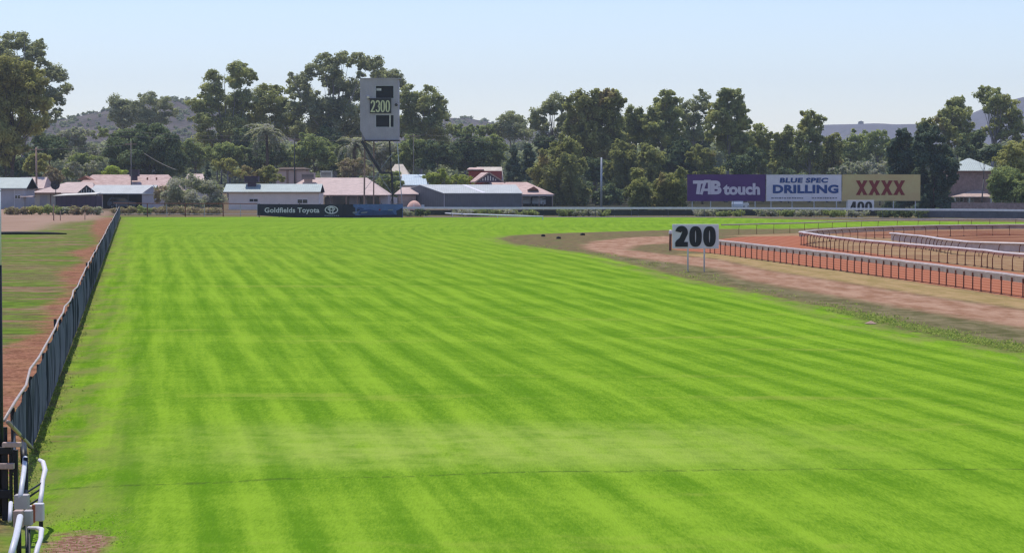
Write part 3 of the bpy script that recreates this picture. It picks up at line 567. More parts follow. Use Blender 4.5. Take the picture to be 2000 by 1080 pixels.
# ------------------------------------------------------------ hills
def hill_mat(name,a,b,c,sc):
    m,t,p=newmat(name); g=t.node('ShaderNodeNewGeometry').outputs['Position']
    n=t.noise(g,sc,5,.65); f=t.noise(g,sc*8,3,.7)
    col=t.mix(t.step(n,.35,.65),a,b); col=t.mix(t.step(f,.52,.62),col,c)
    t.put(p.inputs['Base Color'],col); p.inputs['Roughness'].default_value=1; p.inputs['Specular IOR Level'].default_value=0; return m
HB=hill_mat('scrubby_hillside',(.085,.072,.072),(.135,.115,.108),(.045,.05,.036),.02)
HP=hill_mat('far_mesa',(.10,.095,.12),(.125,.115,.13),(.085,.085,.095),.006)
def hill(name,prof,d,depth,m,rough,seed):
    rs=np.random.RandomState(seed); k=d/F; x0,x1=prof[0][0],prof[-1][0]; NX=int((x1-x0)/2.5); NY=26
    xs=np.linspace(x0,x1,NX); yy=np.interp(xs,[q[0] for q in prof],[q[1] for q in prof]); hz_=np.maximum(CH-(yy-HZ)*k,.5)
    ph=rs.uniform(0,6.28,size=(8,2)); fr=rs.uniform(.01,.09,size=(8,2)); V=[];Fc=[]
    for j in range(NY):
        f=j/(NY-1); b=math.sin(math.pi*min(f*1.0,1))**.8 if f<.5 else math.sin(math.pi*f)**.5
        for i in range(NX):
            wx=(xs[i]-1000)*k; wy=d+(f-.5)*depth
            nz=sum(math.sin(wx*fr[q][0]+wy*fr[q][1]+ph[q][0])for q in range(8))/8*rough
            gul=abs(math.sin(wx*.035+math.sin(wy*.01)*2))*rough*.6*(1-abs(b-.5)*2)
            V.append((wx,wy,hz_[i]*b+(nz-gul)*b-1.5))
    for j in range(NY-1):
        for i in range(NX-1): a=j*NX+i; Fc.append((a,a+1,a+NX+1,a+NX))
    mb=MB(); mb.v=V; mb.f=Fc; mb.m=[0]*len(Fc); o=mb.build(name,m,smooth=True); tag(o,kind='structure'); return o
hill('hill',[(60,262),(130,238),(165,230),(200,222),(240,213),(290,200),(320,194),(345,191),(372,193),(400,203),(450,216),(600,245),(700,270)],1500,700,HB,3,1)
hill('hill',[(700,262),(780,245),(820,235),(870,229),(915,228),(945,235),(970,240),(1010,246),(1080,258),(1200,275)],1900,700,HB,3,2)
hill('hill',[(1500,290),(1560,268),(1595,252),(1612,243),(1700,242),(1790,242),(1806,250),(1860,262),(1950,280)],3300,1200,HP,3,3)
hill('hill',[(1840,262),(1900,235),(1945,206),(1970,195),(2000,190),(2060,186),(2200,205),(2350,240)],3000,1100,HP,4,4)
# scrub standing on the near hill's slope, one mass of dots
rs=np.random.RandomState(5); lob=[]
dg=bpy.context.evaluated_depsgraph_get()
hobj=[o for o in bpy.data.objects if o.name.startswith('hill')][:2]; dg.update()
for ho,d,x0,x1,nn in ((hobj[0],1500,100,600,420),(hobj[1],1900,780,1100,170)):
    for i in range(nn):
        q=Vector(((rs.uniform(x0,x1)-1000)/F*d, d+rs.uniform(-330,5),500))
        hit,loc,nrm,_=ho.ray_cast(q,Vector((0,0,-1)))
        if hit: r=rs.uniform(.8,2.1); lob.append(((loc.x,loc.y,loc.z+r*.5),(r*1.3,r*1.2,r)))
ce,nr,tn=lobes_cloud(lob,rs,.9,.5)
o=leaf_mesh('hillside_scrub',ce,nr,rs.normal(size=(len(ce),3)),np.full(len(ce),.95),1.1,tn*.6,L['far']); tag(o,kind='stuff')
b_=at(1680,243,3300); hut=empty('hilltop_hut',(b_.x,b_.y,b_.z-1),0,'tiny dark hut on the flat top of the distant mesa','hut')
MB().box(-3.5,3.5,-3,3,-2,4).build('wall',M['dark'],hut); MB().prism([(-4,4),(4,4),(0,5.6)],-3.2,3.2).build('roof',M['dark'],hut)

# ------------------------------------------------------------ lettering
def text_mb(s, x0,x1,z0,z1, y, bold=0.0, depth=.02, shear=0, mb=None, mat_=None, sp=1.0, keep=False):
    cu=bpy.data.curves.new('lettering','FONT'); cu.body=s; cu.size=1; cu.offset=bold; cu.extrude=.001; cu.shear=shear; cu.space_character=sp; cu.resolution_u=4
    o=bpy.data.objects.new('lettering',cu); C.objects.link(o); bpy.context.view_layer.update()
    me=bpy.data.meshes.new_from_object(o.evaluated_get(bpy.context.evaluated_depsgraph_get()))
    v=np.array([tuple(q.co) for q in me.vertices]); fs=[tuple(p.vertices) for p in me.polygons]
    mn,mxx=v.min(0),v.max(0)
    X_=x0+(v[:,0]-mn[0])/(mxx[0]-mn[0])*(x1-x0); Z_=z0+(v[:,1]-mn[1])/(mxx[1]-mn[1])*(z1-z0); Y_=np.where(v[:,2]>(mn[2]+mxx[2])/2,y-depth,y)
    mb=mb or MB(); mb.add(list(zip(X_,Y_,Z_)),fs,mat_)
    bpy.data.objects.remove(o); bpy.data.meshes.remove(me); bpy.data.curves.remove(cu); return mb
def ring(mb, cx,cz,rx,rz,tx,tz,y,depth=.03,p=2.6,n=40,mat_=None):
    out=[];inn=[]
    for k in range(n):
        a=2*math.pi*k/n; c,s_=math.cos(a),math.sin(a)
        out.append((cx+rx*math.copysign(abs(c)**(2/p),c),cz+rz*math.copysign(abs(s_)**(2/p),s_)))
        inn.append((cx+(rx-tx)*math.copysign(abs(c)**(2/p),c),cz+(rz-tz)*math.copysign(abs(s_)**(2/p),s_)))
    vs=[(x,y-depth,z) for x,z in out]+[(x,y-depth,z) for x,z in inn]+[(x,y,z) for x,z in out]+[(x,y,z) for x,z in inn]; fs=[]
    for k in range(n):
        q=(k+1)%n; fs+=[(k,q,n+q,n+k),(k,2*n+k,2*n+q,q),(n+k,n+q,3*n+q,3*n+k)]
    mb.add(vs,fs,mat_)
def stroke(mb, pts, w, y, depth=.03, mat_=None):   # fat mitred line in the xz plane
    pts=[Vector((p[0],p[1])) for p in pts]; Lf=[];Rt=[]
    for i,p in enumerate(pts):
        a=(p-pts[i-1]).normalized() if i else (pts[1]-p).normalized(); b=(pts[i+1]-p).normalized() if i<len(pts)-1 else a
        t_=(a+b).normalized(); nn=Vector((-t_.y,t_.x)); k=w/2/max(.55,nn.dot(Vector((-a.y,a.x)))); Lf.append(p+nn*k); Rt.append(p-nn*k)
    n=len(pts); vs=[(q.x,y-depth,q.y) for q in Lf+Rt]+[(q.x,y,q.y) for q in Lf+Rt]; fs=[]
    for i in range(n-1): fs+=[(i,i+1,n+i+1,n+i),(i,2*n+i,2*n+i+1,i+1),(n+i,n+i+1,3*n+i+1,3*n+i)]
    fs+=[(0,n,3*n,2*n),(n-1,3*n-1,4*n-1,2*n-1)]
    mb.add(vs,fs,mat_)
def digit(mb,ch,x,z,w,h,y,t_,mat_=None):           # heavy condensed numerals
    if ch=='0': ring(mb,x+w/2,z+h/2,w/2,h/2,t_,t_*.75,y,mat_=mat_,p=2.5)
    elif ch=='2':
        c=[]; 
        for k in range(13):
            a=math.radians(175-k*17.5); c.append((x+w/2+math.cos(a)*(w/2-t_/2),z+h-h*.29+math.sin(a)*(h*.29-t_*.42)))
        c+=[(x+w*.52,z+h*.34),(x+t_*.62,z+t_*.8),(x+t_*.5,z+t_*.5)]
        stroke(mb,c,t_,y,mat_=mat_); mb.box(x,x+w,y-.032,y,z,z+t_*.85,mat_)
    elif ch=='3':
        for cz,rh in ((z+h*.735,h*.265),(z+h*.285,h*.285)):
            stroke(mb,[(x+w/2+math.cos(math.radians(a))*(w/2-t_/2),cz+math.sin(math.radians(a))*(rh-t_*.4)) for a in (range(165,-90,-15) if cz>z+h/2 else range(90,-170,-15))],t_,y,mat_=mat_)
    elif ch=='4':
        mb.box(x+w*.52,x+w*.52+t_,y-.03,y,z,z+h,mat_); mb.box(x,x+w,y-.034,y,z+h*.22,z+h*.22+t_*.8,mat_); stroke(mb,[(x+t_*.4,z+h*.26),(x+w*.62,z+h*.97)],t_*.8,y,.026,mat_)
def number(s,x0,x1,z0,z1,y,t_,gap=.1,mat_=None):
    mb=MB(); n=len(s); w=(x1-x0)/(n+gap*(n-1)); 
    for i,ch in enumerate(s): digit(mb,ch,x0+i*w*(1+gap),z0,w,z1-z0,y,t_,mat_)
    return mb

# ------------------------------------------------------------ 200 m marker
def marker(s,label,px,py0,py1,px1,d,legpx,t_,dig):
    k=d/F; cx=(px+px1)/2; base=at(cx,HZ,d); base.z=0; r=empty('distance_marker',base,0,label,'distance marker','distance markers on the course')
    X0,X1=(px-cx)*k,(px1-cx)*k; Z1,Z0=CH-(py0-HZ)*k,CH-(py1-HZ)*k
    bevel(MB().box(X0,X1,0,.06,Z0,Z1).build('panel',M['white'],r),.035,3)
    number(s,(dig[0]-cx)*k,(dig[1]-cx)*k,CH-(dig[3]-HZ)*k,CH-(dig[2]-HZ)*k,-.003,t_,.11).build('number',M['black'],r)
    for lx in legpx:
        x=(lx-cx)*k; MB().tube([(x,.10,-.2),(x,.10,Z1-.12)],.042,10).build('leg',M['farrail'],r,smooth=True)
    MB().box(X0+.15,X1-.15,.063,.10,Z0+.25,Z0+.33).box(X0+.15,X1-.15,.063,.10,Z1-.36,Z1-.28).build('brace',M['galv'],r)
    return r
d2=gd(1358,531).y
marker('200','big white panel on two legs reading 200 in heavy black numerals',1313,438,486,1404,d2,(1344,1376),.30,(1319,1398,442,482))
marker('400','white panel reading 400, half hidden behind the outer rail below the yellow billboard',1655,391,419,1707,288,(1668,1696),.32,(1659,1703,394,415))
b_=gd(1309,490); pr=empty('short_post',b_,0,'short brown post with a white cap just left of the 200 panel','post')
MB().tube([(0,0,-.2),(.02,0,1.15)],[.09,.08],8).build('shaft',M['post'],pr); MB().tube([(.02,0,1.152),(.02,0,1.36),(.02,0,1.40)],[.12,.11,.05],10).build('cap',M['white'],pr)

# ------------------------------------------------------------ rails with gooseneck posts
def smooth_line(pts, step):
    pts=[Vector(p) for p in pts]; out=[]
    ext=[pts[0]*2-pts[1]]+pts+[pts[-1]*2-pts[-2]]; dense=[]
    for i in range(1,len(ext)-2):
        for q in range(24):
            u=q/24; a,b,c,e=ext[i-1],ext[i],ext[i+1],ext[i+2]
            dense.append(.5*((2*b)+(c-a)*u+(2*a-5*b+4*c-e)*u*u+(3*b-a-3*c+e)*u**3))
    dense.append(pts[-1]); out=[dense[0]]; acc=0
    for i in range(1,len(dense)):
        seg=(dense[i]-dense[i-1]).length
        while acc+seg>=step and seg>0:
            f=(step-acc)/seg; p=dense[i-1].lerp(dense[i],f); out.append(p); dense[i-1]=p; seg=(dense[i]-p).length; acc=0
        acc+=seg
    return out
def running_rail(label, pts, h, spacing, side, prof, mrail, mpost, bend=.28, pr=.028, head=.0, group='running rails of the course', foot=True, wob=.012):
    """pts = rail line on the ground (under the rail); posts stand off to one side and bend over to it"""
    r=empty('running_rail',(0,0,0),0,label,'running rail',group)
    ln=smooth_line([(p[0],p[1],0) for p in pts],spacing); rs=np.random.RandomState(len(ln))
    n=len(prof); vs=[];fs=[]
    for i,p in enumerate(ln):
        t_=(ln[min(i+1,len(ln)-1)]-ln[max(i-1,0)]).normalized(); nn=Vector((t_.y,-t_.x,0))*side
        dz=rs.uniform(-wob,wob)
        for (a,z) in prof: vs.append(p+nn*a+Vector((0,0,h+z+dz)))
        if i>0 or len(ln)<3:
            q=p+nn*bend+Vector((rs.uniform(-.03,.03),rs.uniform(-.03,.03),0)); mb=MB(); z1=h+prof[0][1]*0-.04
            zb=.62*h
            mb.tube([q+Vector((0,0,-.15)),q+Vector((0,0,zb)),q.lerp(p,.22)+Vector((0,0,zb+(h-zb)*.45)),q.lerp(p,.6)+Vector((0,0,zb+(h-zb)*.8)),p+nn*.03+Vector((0,0,h-.02))],[pr*1.15,pr,pr,pr,pr],6)
            if head: c_=p-nn*.11; mb.box(c_.x-head,c_.x+head,c_.y-.05,c_.y+.05,h-.29,h-.10)
            if foot: mb.tube([q+Vector((0,0,-.02)),q+Vector((0,0,.05))],[pr*3.2,pr*2.2],6)
            mb.build('post',mpost,r,smooth=False)
    for i in range(len(ln)-1):
        for k in range(n): k2=(k+1)%n; fs.append((i*n+k,(i+1)*n+k,(i+1)*n+k2,i*n+k2))
    fs+= [tuple(range(n)),tuple((len(ln)-1)*n+k for k in range(n))[::-1]]
    MB().add(vs,fs).build('rail',mrail,r,smooth=False)
    return r
apron=[(-.09,-.27),(-.10,-.02),(-.05,.035),(.05,.04),(.11,-.01),(.09,-.05),(0,-.04),(-.05,-.27)]
wide=[(-.07,-.16),(-.12,-.02),(-.08,.065),(.07,.07),(.15,.01),(.12,-.05),(.0,-.06),(-.03,-.16)]
pipe=[(.055*math.cos(a),.055*math.sin(a)) for a in np.linspace(0,2*math.pi,9)[:-1]]
def gl(pts,z): return [tuple(gd(x,y,z)[:2]) for x,y in pts]
h=.90
l1=gl([(1405,469.5),(1510,481),(1650,496),(1825,517),(2000,539)],h); l1.append((l1[-1][0]*1.14,l1[-1][1]*.84)); l1.append((28.5,64)); l1.insert(0,tuple(gd(1370,466,h)[:2]))
running_rail('nearest rail, grey and long, edging the orange dirt track above bent rusty posts',l1,h,1.27,-1,apron,M['rail'],M['post'],bend=-.13,head=.04)
l2=gl([(1563,453.5),(1629,463),(1699,470.5),(1825,481),(1912,488),(2000,496.5)],h); l2.append((33.5,104)); l2.append((38,84))
running_rail('white rail curving back to the right beyond the orange track, second from the viewer',l2,h,1.33,1,wide,M['railtop'],M['post'],bend=.16)
l3=gl([(1563,453.5),(1600,449.5),(1660,446),(1740,443),(1850,440.5),(2000,439.5)],h); l3.append((60,190))
apr2=[(-.06,-.34),(-.12,-.02),(-.08,.065),(.07,.07),(.15,.01),(.12,-.05),(.0,-.06),(-.02,-.34)]
apr3=[(-.06,-.52)]+apr2[1:-1]+[(-.02,-.52)]
running_rail('far branch of the forked white rail, running level below the turf strip',l3,h,1.5,1,apr2,M['rail'],M['post'],bend=.2,head=.05)
l4=gl([(1740,455.5),(1807,462),(1874,471),(2000,476)],h); l4.append((48,126))
running_rail('short white rail starting inside the fork, third from the viewer at the right edge',l4,h,1.5,1,apr3,M['railtop'],M['post'],bend=.2)
l5=gl([(1409,439.5),(1470,438),(1545,436),(1700,431.5),(1850,429.5),(2000,428)],h); l5.append((70,207))
running_rail('thin inner rail of the turf track, curving right behind the 200 panel',l5,h,2.5,-1,pipe,M['rail'],M['post'],bend=.06,pr=.022,foot=False)
# outer rail
hO=1.1
lo=[(-16.5,287)]+gl([(836,407.5),(960,406.6),(1100,406)],hO)[:0]+[(-11,287),(2,285),(18,285.5),(34,282),(44,276),(56,268),(68,256),(90,240)]
rect=[(-.08,-.12),(-.10,0),(-.08,.12),(.08,.12),(.10,0),(.08,-.12)]
running_rail('outer running rail, level pale line from the blue banner across to the right edge',lo,hO,4.5,-1,rect,M['farrail'],M['slate'],bend=.25,pr=.03,foot=False)
k_=MB(); kl=smooth_line([(p[0],p[1]-.9,0) for p in lo[1:]],3); 
for a,b in zip(kl,kl[1:]): k_.beam(a+Vector((0,0,.02)),b+Vector((0,0,.02)),.55,.07)
tag(k_.build('track_kerb',M['kerb']),'low pale kerb along the far turf edge beneath the outer rail','kerb')
# lower steel rail beside the banner
c1=MB(); pts=[gd(x,y,.35) for x,y in ((832,413.5),(884,417.8),(972,420.3),(1060,423.3))]; c1.tube(pts,[.09]*4,8)
lr=empty('low_rail',(0,0,0),0,'short low pale rail angling down to the turf right of the blue banner','low rail')
c1.build('rail',M['farrail'],lr,smooth=True)
for p in pts: MB().tube([(p.x,p.y+.1,-.1),(p.x,p.y+.1,.36)],.05,6).build('post',M['farrail'],lr)
# shade-cloth fence behind the rail
def cloth_fence(name,label,line,z0,z1,m,post=3.0,cat='fence',pm=None):
    r=empty(name,(line[0][0],line[0][1],0),0,label,cat); o0=Vector((line[0][0],line[0][1],0)); ln=smooth_line([(p[0],p[1],0) for p in line],post)
    mb=MB(); mb.add([v for p in ln for v in (p-o0+Vector((0,0,z0)),p-o0+Vector((0,0,z1)))],[(2*i,2*i+2,2*i+3,2*i+1) for i in range(len(ln)-1)]); s_=mb.build('cloth',m,r)
    so_=s_.modifiers.new('thickness','SOLIDIFY'); so_.thickness=.03
    for p in ln: q=p-o0; MB().tube([(q.x,q.y+.08,-.2),(q.x,q.y+.08,z1+.08)],.04,6).build('post',pm or M['galv'],r)
    return r
cloth_fence('cloth_fence','low dark cloth fence behind the outer rail, from the blue banner to the turn',[(-14,293),(20,292),(37,290),(49.3,284)],.1,.75,M['slate2'])
cloth_fence('cloth_fence','slate shade-cloth fence under the outer rail before the brick wall at right',[(49.5,279),(60,270),(72,258),(92,243)],.05,.95,M['slate'])
# brick boundary wall at the right edge
bw=MB(); W0=at(1858,HZ,325); W1=at(2090,HZ,318)
bw.beam((W0.x,W0.y,CH-(396-HZ)*325/F-.75),(W1.x,W1.y,CH-(396-HZ)*325/F-.75),.22,1.5); br=empty('brick_wall',(0,0,0),0,'brown brick boundary wall below the right-edge trees','wall'); bw.build('wall_face',M['brick'],br)
bw=MB(); bw.beam((W0.x,W0.y,CH-(396-HZ)*325/F-1.75),(W1.x,W1.y,CH-(396-HZ)*325/F-1.75),.26,.6,); bw.build('footing',M['brick'],br)

# ------------------------------------------------------------ roadside furniture: billboards
def billboard(label,x0,x1,y0,y1,d,pm,legs):
    k=d/F; cx=(x0+x1)/2; base=at(cx,HZ,d); base.z=0; r=empty('billboard',base,0,label,'billboard','row of three billboards on the turn')
    f=lambda x:(x-cx)*k; g=lambda y:CH-(y-HZ)*k
    MB().box(f(x0)+.06,f(x1)-.06,0,.08,g(y1)+.06,g(y0)-.06).build('panel',pm,r)
    fr=MB()
    for a in ((f(x0),f(x0)+.058,g(y1),g(y0)),(f(x1)-.058,f(x1),g(y1),g(y0)),(f(x0)+.06,f(x1)-.06,g(y1),g(y1)+.058),(f(x0)+.06,f(x1)-.06,g(y0)-.058,g(y0))): fr.box(a[0],a[1],-.02,.10,a[2],a[3])
    fr.build('frame',pm,r)
    for lx in legs: MB().beam((f(lx),.17,-.3),(f(lx),.17,g(y0)-.1),.12,.12).build('leg',M['galv'],r)
    for zz in (.25,.75): MB().box(f(x0)+.2,f(x1)-.2,.24,.30,g(y1)+(g(y0)-g(y1))*zz-.05,g(y1)+(g(y0)-g(y1))*zz+.05).build('crossbar',M['galv'],r)
    return r,f,g
D=296
r,f,g=billboard('purple billboard with white TABtouch lettering, left of the row',1342,1495,341,393,D,M['purple'],(1352,1388,1432,1475))
mb=MB(); ml=M['lilac']
mb=text_mb('touch',f(1412),f(1484),g(381),g(358),-.03,.045,mb=mb,mat_=ml)
stroke(mb,[(f(1353),g(356)),(f(1376),g(356))],.42,-.03,.02,ml); stroke(mb,[(f(1365.5),g(357)),(f(1362.5),g(379.5))],.46,-.03,.024,ml)
stroke(mb,[(f(1369),g(380)),(f(1377),g(354.5)),(f(1385),g(354.5)),(f(1385),g(380))],.36,-.03,.028,ml); stroke(mb,[(f(1374),g(371)),(f(1385),g(371))],.3,-.03,.016,ml)
mb=text_mb('B',f(1388),f(1409),g(380),g(353),-.03,.05,mb=mb,mat_=ml,depth=.018); mb.build('lettering',None,r)
r,f,g=billboard('white billboard with blue drilling company lettering, middle of the row',1496.5,1643,341.5,393,D,M['sign'],(1506,1547,1590,1634))
text_mb('BLUE SPEC',f(1522),f(1617),g(357.5),g(347.5),-.03,.05,depth=.02,shear=.1,sp=1.1).build('lettering',M['blueink'],r)
text_mb('DRILLING',f(1509),f(1637),g(378),g(361),-.03,.05,depth=.02,sp=1.06).build('lettering',M['blueink'],r)
mb=MB(); rs=np.random.RandomState(4); x=1506
while x<1632:
    w_=rs.uniform(2,5)
    if not 1566<x<1583: mb.box(f(x),f(x+w_),-.04,-.03,g(388.2+rs.uniform(-.2,.2)),g(385.6+rs.uniform(-.3,.3)))
    x+=w_+rs.uniform(.8,2)
mb.build('small_print',M['ink'],r)
r,f,g=billboard('yellow-gold billboard with four dark red X letters, right of the row',1645,1797,341,392.5,D,M['yellowp'],(1654,1700,1745,1788))
mb=MB(); mr=M['redink']
for i,x in enumerate((1683,1707.5,1732,1756)):
    x0,x1=x-11.5,x+10.5; zt,zb=354,380
    for dd,(a,b) in ((.02,((x0+4,zt),(x1-4,zb))),(.026,((x1-4,zt),(x0+4,zb)))): stroke(mb,[(f(a[0]),g(a[1])),(f(b[0]),g(b[1]))],.42,-.03,dd,mr)
    for cx_,cz_ in ((x0+4,zt),(x1-4,zt),(x0+4,zb),(x1-4,zb)): mb.box(f(cx_-4),f(cx_+4),-.058,-.03,g(cz_+1.1),g(cz_-1.1),mr)
mb.build('lettering',None,r)
# banner on the turn
D=281; k=D/F; cx=643; base=at(cx,HZ,D); base.z=0
r=empty('banner_fence',base,0,'long dark navy and blue sponsor banner fixed along the far turf edge','banner'); f=lambda x:(x-cx)*k; g=lambda y:CH-(y-HZ)*k
top=lambda x: 398.5+ (x-643)**2*1e-5*0 + .8*math.sin((x-500)/90); bot=lambda x: np.interp(x,[503,560,640,787],[420.5,424.5,426,424.5])
for nm,xa,xb,mm in (('banner_cloth',503,690,'navy'),('banner_cloth',690,787,'bannerblue')):
    mb=MB(); xs=np.linspace(xa,xb,40); vs=[]
    for x in xs: 
        yy=.05*math.sin(x*.35)*.5; vs+=[(f(x),yy,g(bot(x))),(f(x),yy,g(top(x)))]
    mb.add(vs,[(2*i,2*i+2,2*i+3,2*i+1) for i in range(39)]); o=mb.build(nm,M[mm],r); q=o.modifiers.new('thickness','SOLIDIFY'); q.thickness=.04; q.offset=1
text_mb('Goldfields Toyota',f(517),f(624),g(418.5),g(405.5),-.05,.025,depth=.02,sp=1.05).build('lettering',M['lilac'],r)
mb=MB(); ring(mb,f(647.5),g(410),.82,.50,.13,.12,-.05,.03,2.0); ring(mb,f(647.5),g(408.3),.46,.22,.11,.09,-.05,.034,2.0); ring(mb,f(647.5),g(410.4),.26,.47,.11,.09,-.05,.038,2.0)
mb.build('emblem',M['lilac'],r)
mb=MB(); x=634
while x<660: mb.box(f(x),f(x+2.6),-.07,-.05,g(422.3),g(420.2)); x+=3.7
mb.build('small_print',M['ink'],r)
# darker artwork shapes on the blue end
mb=MB()
def slab(poly,dd): mb.prism([(f(a),g(b)) for a,b in poly],-.06-dd,-.055)
slab([(676,400),(686,401),(694,406),(704,410),(690,417),(700,423),(676,424.5)],.0)
mb.build('artwork',M['navy'],r)
mb=MB(); slab([(704,411),(722,409),(740,413),(752,411),(766,412),(772,420),(757,422),(716,424),(700,418)],.01); slab([(700,405),(712,407),(708,410),(698,409)],.01); mb.build('artwork',M['bannermid'],r)
mb=MB(); slab([(774,412),(786,406),(786,423),(776,423)],.02); slab([(690,421),(730,420.5),(776,419.5),(786,421),(786,424),(690,424.6)],.014); mb.build('artwork',M['navy'],r)
mb=MB(); slab([(689,414),(698,413),(697,416.5),(689,416.8)],.026); slab([(706,414.5),(718,413),(717,416),(705,417)],.026); slab([(758,409.5),(768,409),(767,411),(758,411.5)],.026); mb.build('artwork',M['ink'],r)
mb=MB(); slab([(740,408.3),(743.5,408.3),(743.5,411.5),(740,411.5)],.028); mb.build('artwork',M['redink'],r)
for x in (506,545,585,625,665,705,745,785): MB().tube([(f(x),.14,-.2),(f(x),.14,g(398)+.02)],.05,6).build('post',M['dark'],r)
# low post-and-rail fence left of the banner
D=287; k=D/F
r=empty('wire_fence',(at(228,HZ,D).x,D,0),0,'low wire fence with dark posts between the side fence and the banner','fence'); ox=at(228,HZ,D).x
MB().tube([(at(x,0,D).x-ox,0,CH-(y-HZ)*k) for x,y in ((222,397),(290,397.5),(362,397.8),(436,397.8),(503,398.5))],.06,6).build('rail',M['post'],r)
MB().tube([(at(x,0,D).x-ox,0,CH-(y-HZ)*k) for x,y in ((222,417.5),(362,417.8),(503,418))],.02,5).build('wire',M['galv'],r)
for x in (228,288,326,362,399,436,470,503):
    mm='post' if x in (288,362,436) else 'galv'; rr=.07 if mm=='post' else .035
    X_=at(x,0,D).x-ox; MB().tube([(X_,0,-.2),(X_,0,CH-(397.3-HZ)*k)],rr,6).build('post',M[mm],r)

# ------------------------------------------------------------ lookout tower with the 2300 board
D=300; k=D/F; cx=742; base=at(cx,HZ,D); base.z=0; f=lambda x:(x-cx)*k; g=lambda y:CH-(y-HZ)*k
r=empty('lookout_tower',base,0,'tall grey lookout box on thin legs with 2300 numeral board','tower')
XL,XR,ZT,ZB=f(704),f(778.5),g(155.5),g(274); dp=3.2
mb=MB(); y0=0
def wallpiece(x0,x1,z0,z1): mb.box(x0,x1,0,.12,z0,z1)
xa,xb=f(734),f(770); za,zb_=g(168),g(193.5); zc,zd=g(225),g(249.5); CHX=f(715); CHZ=g(255)
wallpiece(XL,xa,CHZ,ZT); wallpiece(xb,XR,ZB,ZT); wallpiece(xa,xb,za,ZT); wallpiece(xa,xb,zc,zb_); wallpiece(xa,xb,ZB,zd)
mb.prism([(XL,CHZ),(CHX,ZB),(xa,ZB),(xa,CHZ)],0,.12)
mb.box(XL,XL+.1,.12,dp,CHZ,ZT).box(XR-.1,XR,.12,dp,ZB,ZT).box(XL,XR,dp,dp+.1,ZB,ZT)
mb.build('cabin',M['tower'],r)
MB().box(XL-.08,XR+.25,-.12,dp+.2,ZT,ZT+.12).build('roof',M['tower'],r)
MB().prism([(CHX-.25,ZB),(XR+.1,ZB),(XR+.1,ZB-.14),(CHX-.25,ZB-.14)],-.35,dp+.1).build('floor',M['dark'],r)
for (a,b,c,e) in ((xa,xb,za,zb_),(xa,xb,zc,zd)):
    w_=MB().box(a,b,.55,.6,e,c).build('window',M['shade'],r)
    MB().box(a,b,.02,.05,e,e+.06).box(a,b,.02,.05,c-.06,c).box(a,a+.06,.02,.05,e+.06,c-.06).box(b-.06,b,.02,.05,e+.06,c-.06).build('frame',M['galv'],w_)
MB().box(f(761),f(763.4),-.03,.0,zd,zc).build('mullion',M['offwhite'],r)
MB().box(f(735.5),f(745),.40,.45,g(178),g(173.5)).build('paper_sheet',M['white'],r)
MB().box(f(723),f(764.5),-.16,-.05,g(222),g(195)).box(f(719),f(765),-.22,-.05,g(195),g(193)).build('numeral_board',M['dark'],r)
number('2300',f(724.5),f(762.5),g(220),g(197),-.163,.19,.07).build('number',M['cream_yell'],r)
for x,y in ((720,189.5),(774.6,204.5)):
    MB().tube([(f(x),-.02,g(y)),(f(x),-.35,g(y)+.02),(f(x),-.55,g(y)-.12)],[.05,.12,.20],10).build('lamp',M['white' if x<750 else 'dark'],r)
for (xt,xb2,yy,mm,rr) in ((712.5,711,.3,'timber',.10),(776,787.5,-.1,'galv',.055),(759,766.5,dp-.3,'dark',.09),(728,727,dp-.2,'timber',.08)):
    MB().beam((f(xt),yy,ZB-.12),(f(xb2),yy,-.2),rr*2,rr*2,).build('leg',M[mm],r)
MB().beam((f(707),-.1,ZB-.12),(f(744.5),-.1,g(337.6)),.5,.36).beam((f(743.5),-.1,g(338)),(f(767),-.1,g(338)),.45,.28).beam((f(766),.6,g(338)),(f(767),.6,-.1),.14,.14).build('stair',M['dark'],r)
for a,b in (((712,300),(766,380)),((766,300),(711,372)),((711,345),(784,345))):
    MB().beam((f(a[0]),1.0,g(a[1])),(f(b[0]),1.0,g(b[1])),.05,.05).build('brace',M['galv'],r)

# ------------------------------------------------------------ houses
def fx(x,d): return (x-1000)/F*d
def fz(y,d): return CH-(y-HZ)/F*d
def roof_mb(x0,x1,y0,y1,ze,zr,hl,hr,th=.14,mb=None,ridge=None):
    """gable or hip roof as a closed shell (ridge along x)"""
    ym=(y0+y1)/2 if ridge is None else ridge; mb=mb or MB()
    V=[(x0,y0,ze),(x1,y0,ze),(x1,y1,ze),(x0,y1,ze),(x0+hl,ym,zr),(x1-hr,ym,zr)]
    W_=[(x,y,z-th) for x,y,z in V]
    mb.add(V+W_,[(0,1,5,4),(2,3,4,5),(1,2,5),(3,0,4),(6,10,11,7),(8,11,10,9),(7,11,8),(9,10,6),(0,6,7,1),(1,7,8,2),(2,8,9,3),(3,9,6,0)])
    return mb
def cooler(parent,x,y,z,w_,h_,m):
    o=MB().box(x-w_/2,x+w_/2,y-w_*.45,y+w_*.45,z,z+h_).build('roof_cooler',m,parent); bevel(o,.05)
    mb=MB()
    for q in range(4): mb.box(x-w_/2+.1,x+w_/2-.1,y-w_*.45-.03,y-w_*.45,z+h_*(.14+.2*q),z+h_*(.24+.2*q))
    mb.build('louvre',M['dark'],o); MB().box(x-w_*.3,x+w_*.3,y-.35,y+.35,z-.7,z).build('duct',m,o)
    MB().box(x-w_/2-.05,x+w_/2+.05,y-w_*.45-.05,y+w_*.45+.05,z+h_,z+h_+.08).build('lid',m,o)
